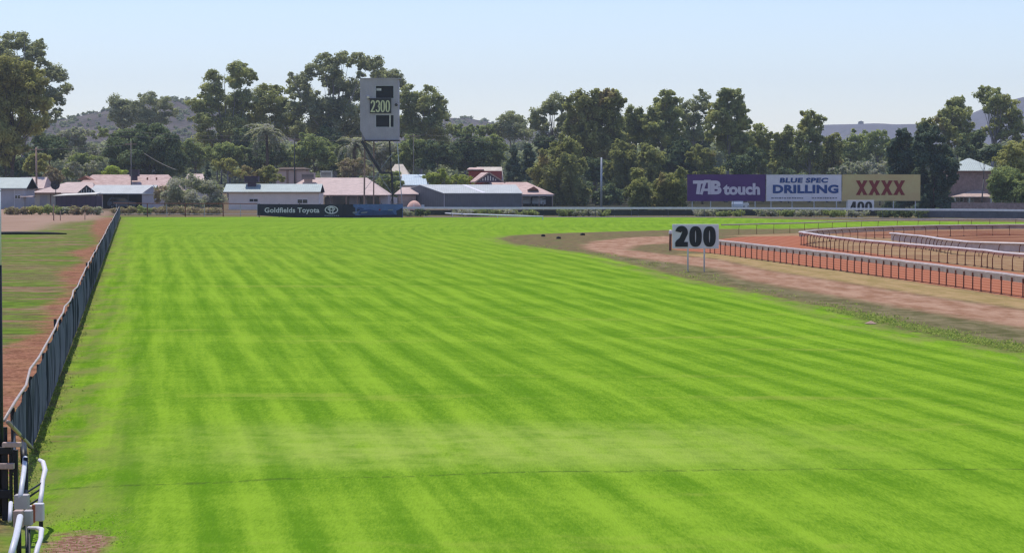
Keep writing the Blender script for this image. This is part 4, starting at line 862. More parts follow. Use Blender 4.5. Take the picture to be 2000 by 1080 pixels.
def window(parent,x0,x1,z0,z1,y,fm='white'):
    w_=MB().box(x0,x1,y-.04,y,z0,z1).build('window',M['glass'],parent)
    MB().box(x0-.07,x0,y-.07,y,z0-.07,z1+.07).box(x1,x1+.07,y-.07,y,z0-.07,z1+.07).box(x0,x1,y-.07,y,z1,z1+.07).box(x0,x1,y-.07,y,z0-.07,z0).box((x0+x1)/2-.03,(x0+x1)/2+.03,y-.07,y-.041,z0,z1).build('frame',M[fm],w_)
def house(name,label,d,rz=0): return empty(name,(0,d,0),rz,label,'house' if 'house' in name else 'shed')
def wall(parent,x0,x1,y0,y1,z1,m,name='wall'): return MB().box(x0,x1,y0,y1,-.1,z1).build(name,m,parent)
# A: pale green roof at the far left
d=355; r=house('house','low building with pale green sheet roof at the left edge',d)
wall(r,fx(-60,d),fx(47,d),.4,8,fz(368,d),M['greywall']); roof_mb(fx(-66,d),fx(53,d),-.2,8.5,fz(367.5,d),fz(347,d+4),0,0).build('roof',M['greenroof'],r)
window(r,fx(29,d),fx(39,d),fz(388,d),fz(382,d),.4); MB().box(fx(27.6,d),fx(28.4,d),.36,.4,.1,fz(369,d)).build('downpipe',M['white'],r)
roof_mb(fx(43,d),fx(67,d),-1.5,1.8,fz(384,d),fz(383,d),0,0,.08).build('awning',M['palepink'],r)
d=372; r=house('house','pale pink-roofed house partly behind the left green roof and brown pole',d)
wall(r,fx(40,d),fx(84,d),.6,8,fz(366,d),M['offwhite']); roof_mb(fx(30,d),fx(86,d),0,9,fz(368,d),fz(346,d+4.5),0,.3).build('roof',M['palepink'],r)
# B: long pink tiled roof
d=378; r=house('house','long pink tiled house with cooler on the roof, before the dark fig',d)
wall(r,fx(160,d),fx(318,d),3,12,fz(376,d),M['beige']); roof_mb(fx(118,d),fx(345,d),1.5,14,fz(378,d),fz(341.5,d+8),fx(165,d)-fx(118,d),fx(345,d)-fx(316,d)).build('roof',M['pinktile'],r)
cooler(r,fx(263.5,d+5),5.0,fz(344.5,d+5),1.5,1.0,M['acdark'])
gb=MB().prism([(fx(148,d),fz(352,d)),(fx(177,d),fz(352,d)),(fx(163,d),fz(344,d))],.9,4.5).build('gable_vent',M['fascia'],r)
for x in (281,299): MB().tube([(fx(x,d),4,fz(352,d)),(fx(x,d),4,fz(347,d))],.14,8).build('roof_vent',M['fascia'],r)
d=366; r=house('house','lower pink tiled wing with brown eave and satellite dish',d)
wall(r,fx(66,d),fx(178,d),1,7,fz(377,d),M['offwhite']); roof_mb(fx(58,d),fx(185,d),0,8,fz(377,d),fz(356,d+4),fx(122,d)-fx(58,d),1).build('roof',M['palepink'],r)
MB().box(fx(58,d),fx(120,d),-.05,.0,fz(379,d),fz(376.4,d)).build('eave_board',M['fascia'],r)
MB().box(fx(76,d),fx(90,d),.93,1.0,.1,fz(382,d)).build('door',M['greywall'],r)
MB().box(fx(96,d),fx(98,d),.93,1.0,.1,fz(380,d)).build('post',M['timber'],r)
dish=empty('satellite_dish',(fx(108.5,356),356,0),0,'dark round satellite dish on a pole above the pink roof','satellite dish')
zc_=fz(361.5,356); mb=MB(); n=20; vs=[(0,.35,zc_)]+[(.72*q*math.cos(2*math.pi*a/n),.35-.30*q*q,zc_+.72*q*math.sin(2*math.pi*a/n)) for q in (.5,1) for a in range(n)]
mb.add(vs,[(0,1+a,1+(a+1)%n) for a in range(n)]+[(1+a,1+n+a,1+n+(a+1)%n,1+(a+1)%n) for a in range(n)]); mb.build('dish',M['dark'],dish); MB().tube([(0,.4,0),(0,.4,zc_)],.06,8).build('pole',M['dark'],dish)
mb=MB(); mb.tube([(0,.1,zc_-.6),(0,-.5,zc_)],.03,6); mb.tube([(0,-.55,zc_),(0,-.4,zc_)],.08,8); mb.build('feed_arm',M['dark'],dish)
# carport with sheet roof
d=360; r=house('carport_house','pale sheet roof carport with dark timber gable, before the pink roof',d)
roof_mb(fx(168,d),fx(300,d),0,8,fz(378,d),fz(361.5,d+4),.8,0).build('roof',M['shedroof'],r)
wall(r,fx(277,d),fx(301,d),.3,7.5,fz(378,d),M['greywall']); MB().prism([(fx(277,d),fz(378,d)),(fx(303,d),fz(378,d)),(fx(303,d),fz(366,d)),(fx(297,d),fz(364,d))],.2,.5).build('gable',M['greywall'],r)
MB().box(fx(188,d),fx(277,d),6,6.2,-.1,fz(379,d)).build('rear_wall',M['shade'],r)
MB().prism([(fx(150,d),fz(377,d)),(fx(187,d),fz(377,d)),(fx(168,d),fz(362,d))],.6,1.0).build('gable_frame',M['dark'],r)
for x in (158,163,168,173,178): MB().box(fx(x,d)-.05,fx(x,d)+.05,.55,.6,fz(376.5,d),fz(371 if abs(x-168)>4 else 366,d)).build('gable_batten',M['offwhite'],r)
for x in (189,220,250): MB().box(fx(x,d)-.07,fx(x,d)+.07,.2,.34,-.1,fz(378.5,d)).build('post',M['dark'],r)
d=352; r=house('dark_shed','long low dark-walled shed with pale sloping roof edge, below the pink wing',d)
wall(r,fx(108,d),fx(188,d),.3,5,fz(383,d),M['acdark']); MB().add([(fx(104,d),-.1,fz(382.5,d)),(fx(188,d),-.1,fz(379,d)),(fx(186,d),5.2,fz(376.5,d)),(fx(112,d),5.2,fz(379,d)),(fx(104,d),-.1,fz(383.3,d)),(fx(188,d),-.1,fz(379.8,d)),(fx(186,d),5.2,fz(377.3,d)),(fx(112,d),5.2,fz(379.8,d))],[(0,1,2,3),(7,6,5,4),(0,4,5,1),(1,5,6,2),(2,6,7,3),(3,7,4,0)]).build('roof',M['offwhite'],r)
for q in range(9): MB().box(fx(110+q*9.6,d)-.03,fx(110+q*9.6,d)+.03,.25,.3,0,fz(383.6,d)).build('batten',M['dark'],r)
# C: long green roofed beige house and pink verandah house
d=345; r=house('house','long beige house with pale green sheet roof behind the banner',d)
wall(r,fx(446,d),fx(624,d),.5,7.5,fz(375,d),M['beige']); roof_mb(fx(436,d),fx(626,d),0,8,fz(375,d),fz(359.5,d+4),0,0).build('roof',M['greenroof'],r)
MB().box(fx(436,d),fx(626,d),-.06,-.005,fz(376.4,d),fz(374.9,d)).build('gutter',M['timber'],r)
window(r,fx(487,d),fx(503,d),fz(394,d),fz(389,d),.5); window(r,fx(581,d),fx(600,d),fz(397,d),fz(390,d),.5); MB().box(fx(622.5,d),fx(624,d),.4,.5,0,fz(376,d)).build('downpipe',M['white'],r)
cooler(r,fx(492.5,d+3),3,fz(356,d+3),2.1,.85,M['acdark']); 
d=362; r=house('house','pink tiled verandah house with two roof coolers beside the tower foot',d)
wall(r,fx(640,d),fx(755,d),4,12,fz(382,d),M['greywall']); roof_mb(fx(540,d),fx(757,d),0,13,fz(381,d),fz(347.5,d+6.5),fx(592,d)-fx(540,d),fx(757,d)-fx(712,d)).build('roof',M['palepink'],r)
MB().box(fx(540,d),fx(757,d),-.06,-.005,fz(383,d),fz(380.9,d)).build('gutter',M['timber'],r)
for x in (626,676,698,742): MB().box(fx(x,d)-.09,fx(x,d)+.09,.25,.43,0,fz(383,d)).build('verandah_post',M['offwhite' if x==626 else 'timber'],r)
MB().box(fx(741,d),fx(757,d),1.5,4,0,fz(383,d)).build('side_wall',M['greywall'],r)
for a,b in ((630,640),(645,678),(700,708),(714,740)): MB().box(fx(a,d),fx(b,d),3.93,3.97,.3,fz(385,d)).build('window',M['glass'],r)
cooler(r,fx(602.5,d+4),4,fz(351,d+4),2.1,1.0,M['acbox']); cooler(r,fx(638,d+10),10,fz(347,d+10),1.8,1.0,M['greenroof'])
# cream wall & white peak behind
d=412; r=house('house','cream house end showing between bushes above the green roof',d)
wall(r,fx(540,d),fx(598,d),0,7,fz(331.5,d),M['palepink']); roof_mb(fx(536,d),fx(602,d),-.4,7.4,fz(331,d),fz(327,d),1,1).build('roof',M['browntrunk'],r)
for x in (562,577): MB().box(fx(x,d)-.2,fx(x,d)+.2,-.12,-.02,0,fz(332,d)).build('post',M['timber'],r)
d=405; r=house('house','small pale pink roof seen between bushes near the cypress',d)
roof_mb(fx(358,d),fx(402,d),-1,7,fz(356,d),fz(340,d+3),.5,.5).build('roof',M['palepink'],r)
wall(r,fx(362,d),fx(400,d),0,6,fz(357,d),M['offwhite'])
# blue roof
d=392; r=house('house','pale blue sheet-roofed house between tower and yellow-green hedge',d)
wall(r,fx(786,d),fx(826,d),.4,6,fz(361,d),M['beige']); roof_mb(fx(783,d),fx(835,d),0,9,fz(361.5,d),fz(341,d+4.5),0,.6).build('roof',M['blueroof'],r)
d=378; r=house('house','low brown-roofed lean-to left of the grey shed gable',d)
wall(r,fx(778,d),fx(812,d),.4,4,fz(382,d),M['brick2']); roof_mb(fx(770,d),fx(818,d),0,6,fz(379,d),fz(366,d+3),1.2,0).build('roof',M['palepink'],r)
d=430; r=house('house','cream roof peak poking between trees right of the tower legs',d); roof_mb(fx(755,d),fx(800,d),0,8,fz(345,d),fz(321,d+4),1.4,1.4).build('roof',M['creamroof'],r); wall(r,fx(757,d),fx(798,d),.4,7.6,fz(345,d),M['beige'])
# shed
d=372; x0,x1=fx(868,d),fx(1019,d); zE=fz(377,d); zR=fz(361.5,d+6)
r=house('metal_shed','long grey metal shed with pale roof and one lighter roof strip',d)
# its gable end faces left: shear the plan a little so the end shows
def sk(x,y): return (x-(y)*.68 if x<(x0+x1)/2 else x-y*.18, y)
Q=[sk(x0,0),sk(x1,0),sk(x1,12),sk(x0,12)]; Rg=[sk(x0,6),sk(x1,6)]
MB().add([(*q,-.1) for q in Q]+[(*q,zE) for q in Q]+[(*Rg[0],zR-.05),(*Rg[1],zR-.05)],[(0,1,5,4),(1,2,6,9,5),(2,3,7,6),(3,0,4,8,7)]).build('wall',M['shedwall'],r)
def off(p,dx,dy): return (p[0]+dx,p[1]+dy)
V=[(*off(Q[0],-.15,-.25),zE-.02),(*off(Q[1],.15,-.25),zE-.02),(*off(Rg[1],.15,0),zR+.05),(*off(Rg[0],-.15,0),zR+.05),(*off(Q[2],.15,.25),zE-.02),(*off(Q[3],-.15,.25),zE-.02)]
rf=MB().add(V+[(a,b,c-.12) for a,b,c in V],[(0,1,2,3),(3,2,4,5),(6,9,8,7),(9,11,10,8),(0,6,7,1),(1,7,8,2),(2,8,10,4),(4,10,11,5),(5,11,9,3),(3,9,6,0)]).build('roof',M['shedroof'],r)
def onroof(u,v): a=Vector(V[0]).lerp(Vector(V[1]),u); b=Vector(V[3]).lerp(Vector(V[2]),u); return a.lerp(b,v)+Vector((0,-.004,.02))
MB().add([onroof(.50,.02),onroof(.545,.02),onroof(.48,.98),onroof(.43,.98)],[(0,1,2,3)]).build('skylight_strip',M['white'],r)
MB().beam(Vector(Q[0]).to_3d()+Vector((-.02,-.03,0)),Vector((Q[0][0]-.02,Q[0][1]-.03,zE)),.12,.12).build('corner_trim',M['greywall'],r)
# red-tiled house with decorated gable
d=385; r=house('house','red-tiled house with timbered gable and red chimney behind the shed',d)
wall(r,fx(925,d),fx(1076,d),4,12,fz(378,d),M['brick']); roof_mb(fx(900,d),fx(1083,d),0,13,fz(380,d),fz(356,d+6.5),4,fx(1083,d)-fx(1030,d)).build('roof',M['pinktile'],r)
MB().box(fx(1019,d),fx(1081,d),-.05,0,fz(383.5,d),fz(379.8,d)).build('eave_board',M['palepink'],r)
z_=fz(356.5,d); ga=MB().prism([(fx(928,d),z_),(fx(985,d),z_),(fx(955,d),fz(339,d))],1.2,1.5).build('gable',M['acdark'],r)
for x in range(938,976,5): 
    hh=339+abs(x-955)*.6+3.2; MB().box(fx(x,d)-.07,fx(x,d)+.07,1.12,1.19,fz(353,d),fz(hh,d)).build('gable_batten',M['offwhite'],r)
for a,b in (((926,357.5),(955,337.5)),((987,357.5),(955,337.5))): MB().beam((fx(a[0],d),1.1,fz(a[1],d)),(fx(b[0],d),1.1,fz(b[1],d)),.3,.22).build('gable_board',M['timber'],r)
roof_mb(fx(918,d),fx(957,d),1.3,9,fz(355,d),fz(337,d),1.8,0).build('roof',M['pinktile'],r)
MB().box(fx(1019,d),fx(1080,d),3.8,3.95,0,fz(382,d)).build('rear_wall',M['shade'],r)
for x in (1020,1053,1079): MB().box(fx(x,d)-.08,fx(x,d)+.08,.3,.46,0,fz(382,d)).build('post',M['brick2'],r)
MB().prism([(fx(1030,d),fz(371,d)),(fx(1052,d),fz(371,d)),(fx(1043,d),fz(364.5,d))],1.2,3).build('roof_vent',M['fascia'],r)
d=405; r=house('house','cream-roofed upper house with dark red front behind the timbered gable',d)
wall(r,fx(915,d),fx(980,d),.6,8,fz(334,d),M['redbrick']); 
MB().add([(fx(937,d),0,fz(347,d)),(fx(984,d),0,fz(356,d)),(fx(980,d),5,fz(326.5,d+5)),(fx(930,d),5,fz(326.5,d+5)),(fx(937,d),0,fz(348,d)),(fx(984,d),0,fz(357,d)),(fx(980,d),5.2,fz(327.5,d+5)),(fx(930,d),5.2,fz(327.5,d+5))],[(0,1,2,3),(7,6,5,4),(0,4,5,1),(1,5,6,2),(2,6,7,3),(3,7,4,0)]).build('roof',M['creamroof'],r)
roof_mb(fx(912,d),fx(945,d),-.5,5,fz(331,d),fz(327.5,d),.4,.4).build('porch_roof',M['pinktile'],r)
# right side brick house with pale pyramid roof
d=368; r=house('house','brick house with pale pyramid roof between dark trees and right-edge shrub',d)
wall(r,fx(1852,d),fx(1950,d),.5,9,fz(334,d),M['brick']); MB().add([(fx(1858,d),0,fz(334,d)),(fx(1956,d),0,fz(334,d)),(fx(1956,d),10,fz(334,d)),(fx(1858,d),10,fz(334,d)),(fx(1901,d),5,fz(309.5,d+5)),(fx(1905,d),5,fz(309.5,d+5))],[(0,1,5,4),(1,2,5),(2,3,4,5),(3,0,4),(3,2,1,0)]).build('roof',M['greenroof'],r)
MB().box(fx(1858,d),fx(1956,d),-.06,-.005,fz(336,d),fz(333.8,d)).build('gutter',M['fascia'],r)
roof_mb(fx(1856,d),fx(1930,d),-3,.4,fz(384,d),fz(372,d),3.5,1,ridge=.3).build('porch_roof',M['brick2'],r)
window(r,fx(1866,d),fx(1882,d),fz(394,d),fz(386,d),.5); window(r,fx(1890,d),fx(1902,d),fz(394,d),fz(386,d),.5)
for x in (1858,1886,1928): MB().box(fx(x,d)-.12,fx(x,d)+.12,-2.9,-2.66,0,fz(385,d)).build('porch_post',M['offwhite'],r)

# cars under and beside the carports
def car(name,label,loc,rz,paint,roof=1.75):
    r=empty(name,loc,rz,label,'car','cars parked at the houses')
    prof=[(-2.3,.45),(-2.3,.95),(-2.2,1.1),(-1.9,roof-.08),(-1.6,roof),(.3,roof),(.55,roof-.08),(1.15,1.15),(2.1,1.0),(2.3,.8),(2.3,.4),(1.9,.32),(-1.9,.32)]
    bevel(MB().prism(prof,-.85,.85).build('body',paint,r),.08,3)
    for s_ in (-.862,.842): MB().prism([(-1.95,1.12),(-1.65,roof-.14),(.25,roof-.14),(.85,1.14)],s_,s_+.02).build('side_window',M['glass'],r)
    MB().add([(.62,-.7,roof-.13),(.62,.7,roof-.13),(1.16,.75,1.16),(1.16,-.75,1.16)],[(0,1,2,3)]).build('windscreen',M['glass'],r)
    for x in (-1.45,1.45):
        for s_ in (-.78,.78):
            w_=MB().tube([(x,s_-.11,.34),(x,s_+.11,.34)],.34,16).build('wheel',M['rubber'],r); MB().tube([(x,s_-.12,.34),(x,s_+.12,.34)],.19,12).build('rim',M['galv'],w_)
    return r
car('parked_car','white four-wheel drive under the red-tiled house carport, nearest the shed',(fx(1031,390),390,0),R(80),M['carw'],1.95)
car('parked_car','low white car parked under the right end of the red-tiled roof',(fx(1056,389),389,0),R(72),M['carw'],1.5)
car('parked_car','blue-grey car in the shadow of the pale sheet roof carport',(fx(240,363),363,0),R(0),M['carb'],1.7)
car('parked_car','white car glimpsed through the legs of the purple billboard',(fx(1446,345),345,0),R(72),M['carw'],2.1)
tn_=empty('dome_tent',(fx(809,332),332,0),0,'low salmon-coloured dome standing before the grey shed gable','dome tent'); n=20; mb=MB(); vs=[];fs=[]
for i in range(7):
    a=math.pi/2*i/6
    for q in range(n): b=2*math.pi*q/n; vs.append((1.15*math.cos(a)*math.cos(b),1.0*math.cos(a)*math.sin(b),.0+1.55*math.sin(a)**1.0))
for i in range(6):
    for q in range(n): fs.append((i*n+q,i*n+(q+1)%n,(i+1)*n+(q+1)%n,(i+1)*n+q))
mb.add(vs,fs).build('canopy',M['salmon'],tn_,smooth=True); MB().tube([(.0,-1.02,0),(0,-.98,.5),(0,-.75,1.05)],.04,6).build('seam',M['white'],tn_)
MB().box(fx(823,332)-fx(809,332),fx(829,332)-fx(809,332),-.1,0,0,.95).build('side_panel',M['blueroof'],tn_)

# ------------------------------------------------------------ poles and wires
def pole(label,x,ytop,d,rr,m,arms=(),name='power_pole'):
    b=Vector((fx(x,d),d,0)); r=empty(name,b,0,label,'power pole' if name=='power_pole' else 'pole'); zt=fz(ytop,d)
    MB().tube([(0,0,-.2),(0,0,zt)],[rr,rr*.75],8).build('shaft',m,r,smooth=True)
    for z,w_ in arms: MB().box(-w_/2,w_/2,-.18,-.08,zt-z-.06,zt-z+.06).build('crossarm',M['timber'],r); 
    return b+Vector((0,0,zt))
p1=pole('brown power pole standing by the small yellowish tree at left',72,288,372,.18,M['timber'],((.4,2.2),))
p2=pole('grey pole rising in front of the dark round fig',257,276,372,.10,M['trunk'],((.5,1.8),))
p3=pole('dark pole at the left end of the long green roof',433,332,352,.16,M['dark'])
p4=pole('thin dark pole behind the long green roof, between the two palms',576,268,400,.12,M['dark'],((.4,2.4),))
p5=pole('pale steel pole standing in the gum wood',1174.5,308,335,.16,M['galv'],name='steel_pole')
p6=pole('slim grey pole rising behind the blue roof, right of the tower',808,262,398,.07,M['trunk'],((.4,2.2),))
pole('thin brown pole at left behind the weedy bank',105,399,262,.07,M['timber'],name='stake'); pole('small stake at the left, next to the thin brown one',118,412,262,.05,M['timber'],name='stake')
pole('stake on the left bank nearer the side fence',166,413,268,.05,M['timber'],name='stake')
def wire(label,pts,rr=.022):
    mb=MB(); ps=[]
    for (xa,ya,da),(xb,yb,db) in zip(pts,pts[1:]):
        a=at(xa,ya,da); b=at(xb,yb,db)
        for q in range(9):
            t_=q/8; v=a.lerp(b,t_); v.z-=4*t_*(1-t_)*(.012*(b-a).length); ps.append(v)
    mb.tube(ps,rr,4); tag(mb.build('power_line',M['trunk']),label,'power line','overhead power lines')
wire('upper overhead wire across the left trees',[(-80,250,400),(257,258,400),(576,266,400),(808,262,400),(1110,266,440)],.022)
wire('lower overhead wire across the left trees',[(-80,258,400),(257,267,400),(576,274,400),(808,271,400),(1110,273,440)],.022)
wire('third faint wire crossing in front of the dark fig',[(72,292,372),(257,283,372)],.025)
wire('wire sloping down right from the fig pole to the bush',[(283,300,368),(345,332,352)],.05)

# ------------------------------------------------------------ side fence with dark shade cloth
def streak_cloth():
    m,t,p=newmat('fence_cloth'); g=t.node('ShaderNodeNewGeometry').outputs['Position']
    n=t.noise(t.mapping(g,(1,1,.08)),1.7,4,.7); n2=t.noise(t.mapping(g,(1,1,.3)),.7,2)
    f_=t.math('ADD',t.math('MULTIPLY',n,.7),t.math('MULTIPLY',n2,.3)); c=t.mix(t.step(f_,.42,.55),(.012,.016,.028),(.14,.155,.21))
    t.put(p.inputs['Base Color'],c); p.inputs['Roughness'].default_value=.8; p.inputs['Specular IOR Level'].default_value=.1
    tr=t.node('ShaderNodeBsdfTranslucent'); t.put(tr.inputs[0],c); mx=t.node('ShaderNodeMixShader'); mx.inputs[0].default_value=.3; out=m.node_tree.nodes['Material Output']
    t.l.new(p.outputs[0],mx.inputs[1]); t.l.new(tr.outputs[0],mx.inputs[2]); t.l.new(mx.outputs[0],out.inputs[0]); return m
FC=streak_cloth(); FH=1.36
fr=empty('side_fence',(fence_x(40),40,0),0,'long side fence of dark shade cloth under a pale top rail, left of the turf','fence'); fo=Vector((fence_x(40),40,0))
rs=np.random.RandomState(9); ph=rs.uniform(0,6,6)
def fpt(Y,z,w_=0): return Vector((fence_x(Y)+w_,Y,z))-fo
Ys=np.arange(34.4,286,.16); NZ=6; vs=[];fs=[]
for i,Y in enumerate(Ys):
    zlo=0.03 if Y>41.7 else .03+(41.7-Y)/7.3*(FH-.06)
    tp=FH-.05-.035*abs(math.sin(Y*math.pi/3))
    for j in range(NZ):
        z=zlo+(max(tp,zlo+.01)-zlo)*j/(NZ-1); e=math.sin(math.pi*min(1,max(0,z/FH)))
        w_=.06*e*(math.sin(Y*5.2+ph[0]+.8*math.sin(Y*1.1))*.5+math.sin(Y*11+ph[1])*.35+math.sin(Y*2.1+ph[2])*.6)+.03
        vs.append(fpt(Y,z,w_))
for i in range(len(Ys)-1):
    for j in range(NZ-1): a=i*NZ+j; fs.append((a,a+NZ,a+NZ+1,a+1))
MB().add(vs,fs).build('shade_cloth',FC,fr,smooth=True)
rail=[]; Y=34.4
while Y<286: rail.append(fpt(Y,FH+rs.uniform(-.02,.02),rs.uniform(-.04,.04)-.02)); Y+=3
MB().tube(rail,.024,8).build('top_rail',M['rail'],fr,smooth=True)
Y=35.5; i=0
while Y<286:
    tall=.0 if rs.uniform()>.07 else rs.uniform(.1,.2); lean=rs.uniform(-.08,.08)
    MB().tube([fpt(Y,-.2,-.10),fpt(Y+lean,FH-.22+tall*1.6,-.10+rs.uniform(-.05,.05))],.04,8).build('post',M['dark'],fr); Y+=3.0
MB().tube([fpt(34.4,FH-.02,.02),fpt(36.5,.98*FH-.35,.03),fpt(41.5,.12,.05)],.032,8).build('end_stay',M['rail'],fr,smooth=True)

# near left: black timber gate frame, steel handrail, loose white rail ends, tall pole
b_=at(-6,HZ,34); tp=empty('tall_pole',(b_.x,34,0),0,'tall slim pole at the left edge, pale above and black below','pole')
zs=fz(518,34); zt=fz(372,34); MB().tube([(0,0,-.2),(0,0,zs)],.066,12).build('lower_shaft',M['black'],tp,smooth=True); MB().tube([(0,0,zs+.002),(0,0,zt)],.062,12).build('upper_shaft',M['farrail'],tp,smooth=True)
MB().tube([(0,0,zt+.001),(0,0,zt+.05)],[.07,.03],12).build('cap',M['farrail'],tp)
def n3(x,y,d): return Vector(((x-1000)/F*d,d,CH-(y-HZ)/F*d))
gt=empty('black_gate',(n3(12,900,33.5).x,33.5,0),0,'black timber gate frame with pale sawn timber ends at the bottom left','gate'); go=Vector((n3(12,900,33.5).x,33.5,0))
def gbox(x0,x1,y0,y1,d,dep,name,m,dd=0):
    a=n3(x0,y1,d)-go; b=n3(x1,y0,d)-go; o=MB().box(a.x,b.x,dd,dd+dep,max(-.1,a.z),b.z).build(name,m,gt); bevel(o,.008); return o
for x0,x1,y0,y1 in ((-34,-22,868,1110),(-18,-6,866,1110),(-2,10,870,1110),(13,19,885,1110)): gbox(x0,x1,y0,y1,33.5,.05,'board',M['black'])
gbox(-40,20,874,888,33.5,.05,'top_beam',M['black'],-.06); gbox(-40,18,958,975,33.5,.05,'mid_beam',M['black'],-.06)
gbox(24,30,880,1110,33.5,.06,'post',M['black'])
MB().add([( *(n3(22,y,33.5)-go)[:2],(n3(22,y,33.5)-go).z) for y in (1100,880)]+[((n3(25,y,36)-go).x,2.4,(n3(25,y,33.5)-go).z) for y in (880,1100)],[(0,1,2,3)]).build('side_panel',M['black'],gt).modifiers.new('t','SOLIDIFY').thickness=.03
gbox(5,41,863,872,33.5,.10,'timber_end',M['paletimber'],-.18); gbox(-4,27,904,915,33.5,.10,'timber_end',M['paletimber'],-.18)
# steel handrail
hr=empty('steel_handrail',(n3(40,900,33).x,33,0),0,'grey tubular handrail with square clamps, bottom left beside the gate','handrail'); ho=Vector((n3(40,900,33).x,33,0))
def ht(pts,rr,name,m): MB().tube([n3(x,y,d)-ho for x,y,d in pts],rr,12).build(name,m,hr,smooth=True)
ht([(45,896,33.0),(42,925,32.3),(35,972,31.2)],.035,'tube',M['farrail']); ht([(34,1012,30.2),(26,1050,29.2),(14,1092,28.2)],.043,'tube',M['farrail']); ht([(16,984,32),(14,1020,31.6)],.03,'tube',M['farrail'])
def hbox(x0,x1,y0,y1,d,dep,m,name,par=hr,o0=ho):
    a=n3(x0,y1,d)-o0; b=n3(x1,y0,d)-o0; o=MB().box(a.x,b.x,a.y,a.y+dep,a.z,b.z).build(name,m,par); bevel(o,.015,3); return o
hbox(22,49,969,998,31.2,.16,M['kerb'],'clamp'); hbox(20,38,1000,1034,30.4,.14,M['paletimber'],'clamp'); hbox(40,56,1000,1030,30.5,.14,M['kerb'],'clamp')
ht([(42,870,34.5),(42,885,34.2),(43,905,34)],.05,'joint',M['black'])
ht([(46,960,32),(47,1110,30)],.02,'stay',M['black'])
# legs reaching down to the ground
for x,d in ((46,32.8),(31,30.3)): 
    q=n3(x,900,d)-ho; MB().tube([(q.x,q.y,-ho.z-.1),(q.x,q.y,1.0 if d>31 else .45)],.035,8).build('leg',M['black'],hr,smooth=True)
# loose white rail pieces
def white_rail(label,pts,wd,legs):
    o0=n3(pts[0][0],pts[0][1],pts[0][2]); o0.z=0; r=empty('white_rail',o0,0,label,'rail end','loose white rail ends at the bottom left')
    MB().tube([n3(*p)-o0 for p in pts],wd,10).build('rail',M['white'],r,smooth=True)
    for a,b in legs: MB().tube([n3(*a)-o0,n3(*b)-o0],.014,6).build('bracket',M['black'],r)
    return r,o0
wr,wo=white_rail('upper bent white plastic rail end standing beside the steel handrail',[(73,900,33.2),(80,904,33),(84,920,32.8),(79,940,32.5),(77,962,32.2),(73,988,31.8)],[.027,.034,.038,.033,.033,.038],[((77,945,32.4),(47,964,32)),((76,956,32.3),(47,976,32)),((75,974,32),(49,990,31.8))])
hbox(59,79,986,1021,31.6,.12,M['white'],'end_block',wr,wo); hbox(57,63,988,1024,31.5,.05,M['rustred'],'rust_strip',wr,wo); hbox(50,58,990,1004,31.6,.08,M['white'],'bracket_plate',wr,wo)
q=n3(72,1010,31.66)-wo; MB().tube([(q.x,.1+q.y,-.1),(q.x,.1+q.y,q.z)],.03,8).build('leg',M['black'],wr)
wr2,wo2=white_rail('lower bent white plastic rail end cut by the picture bottom',[(50,1033,30.2),(68,1034,30.1),(76,1037,30),(74,1056,29.6),(68,1072,29.3),(62,1095,28.8)],[.018,.024,.036,.032,.034,.034],[((52,1038,30.2),(52,1098,29.8))])
q=n3(66,1080,29.1)-wo2; MB().tube([(q.x,q.y,-.1),(q.x,q.y,max(.1,q.z))],.03,8).build('leg',M['black'],wr2)

# small things on the grass
for i,(x,y,lab) in enumerate(((1061,462,'left of three small black blocks on the far verge edge'),(1091,466.5,'nearest of three small black blocks on the far verge edge'),(1138,459.5,'right of three small black blocks on the far verge edge'))):
    p=gd(x,y); r=empty('track_block',p,.2*i,lab,'rubber block','small black blocks on the verge'); o=MB().prism([(-.19,0),(.19,0),(.15,.16),(-.13,.18)],-.14,.14).build('body',M['rubber'],r); bevel(o,.03)
    MB().tube([(-.05,0,.165),(.05,0,.165),],.03,6).build('knob',M['rubber'],r)
p=gd(55,459); r=empty('shadow_strip',(p.x,p.y,0),0,'long low black strip on the dirt at the left, standing in for a shadow','shadow strip'); 
MB().tube([(-4.5,0,.1),(-1,.3,.12),(1.8,.2,.1),(3.2,.5,.08)],[.16,.18,.15,.06],8).build('body',M['rubber'],r,smooth=True)  # black strip added in place of a shadow line across the dirt
p=gd(1702,632); st=MB(); n=10; vs=[(0,0,.10)]+[(math.cos(2*math.pi*a/n)*.2*(1+.25*math.sin(3*a)),math.sin(2*math.pi*a/n)*.2,.0) for a in range(n)]; st.add(vs,[(0,1+a,1+(a+1)%n) for a in range(n)])
tag(st.build('dirt_mound',M['timber'],loc=p,smooth=True),'small pinkish mound of dirt on the right verge','dirt mound')

# bushes: low saltbush behind the outer rail, weedy bank at left
def bush(label,x,ytop,ybase,w_,d,kind,group,i):
    rs=np.random.RandomState(900+i); k=d/F; r=empty('low_bush',(fx(x,d),d,0),0,label,'bush',group); zt=max(.4,fz(ytop,d)); lob=[]
    for q in range(5): rr=w_*k*.32*rs.uniform(.8,1.2); lob.append(((rs.uniform(-.5,.5)*w_*k,rs.uniform(-.6,.6),zt*.52*rs.uniform(.75,1.05)),(rr,rr,zt*.5)))
    ce,nr,tn=lobes_cloud(lob,rs,.17,.7); ok=ce[:,2]>.02; ce,nr,tn=ce[ok],nr[ok],tn[ok]
    leaf_mesh('foliage',ce,nr,rs.normal(size=(len(ce),3)),.19*rs.uniform(.6,1.3,size=len(ce)),1.2,tn,L[kind],r)
    mb=MB(); [mb.tube([(0,0,-.05),(rs.uniform(-.4,.4),rs.uniform(-.3,.3),zt*.6)],[.03,.012],5) for q in range(5)]; mb.build('stem',M['browntrunk'],r)
GB='low bushes behind the outer rail'; i=0
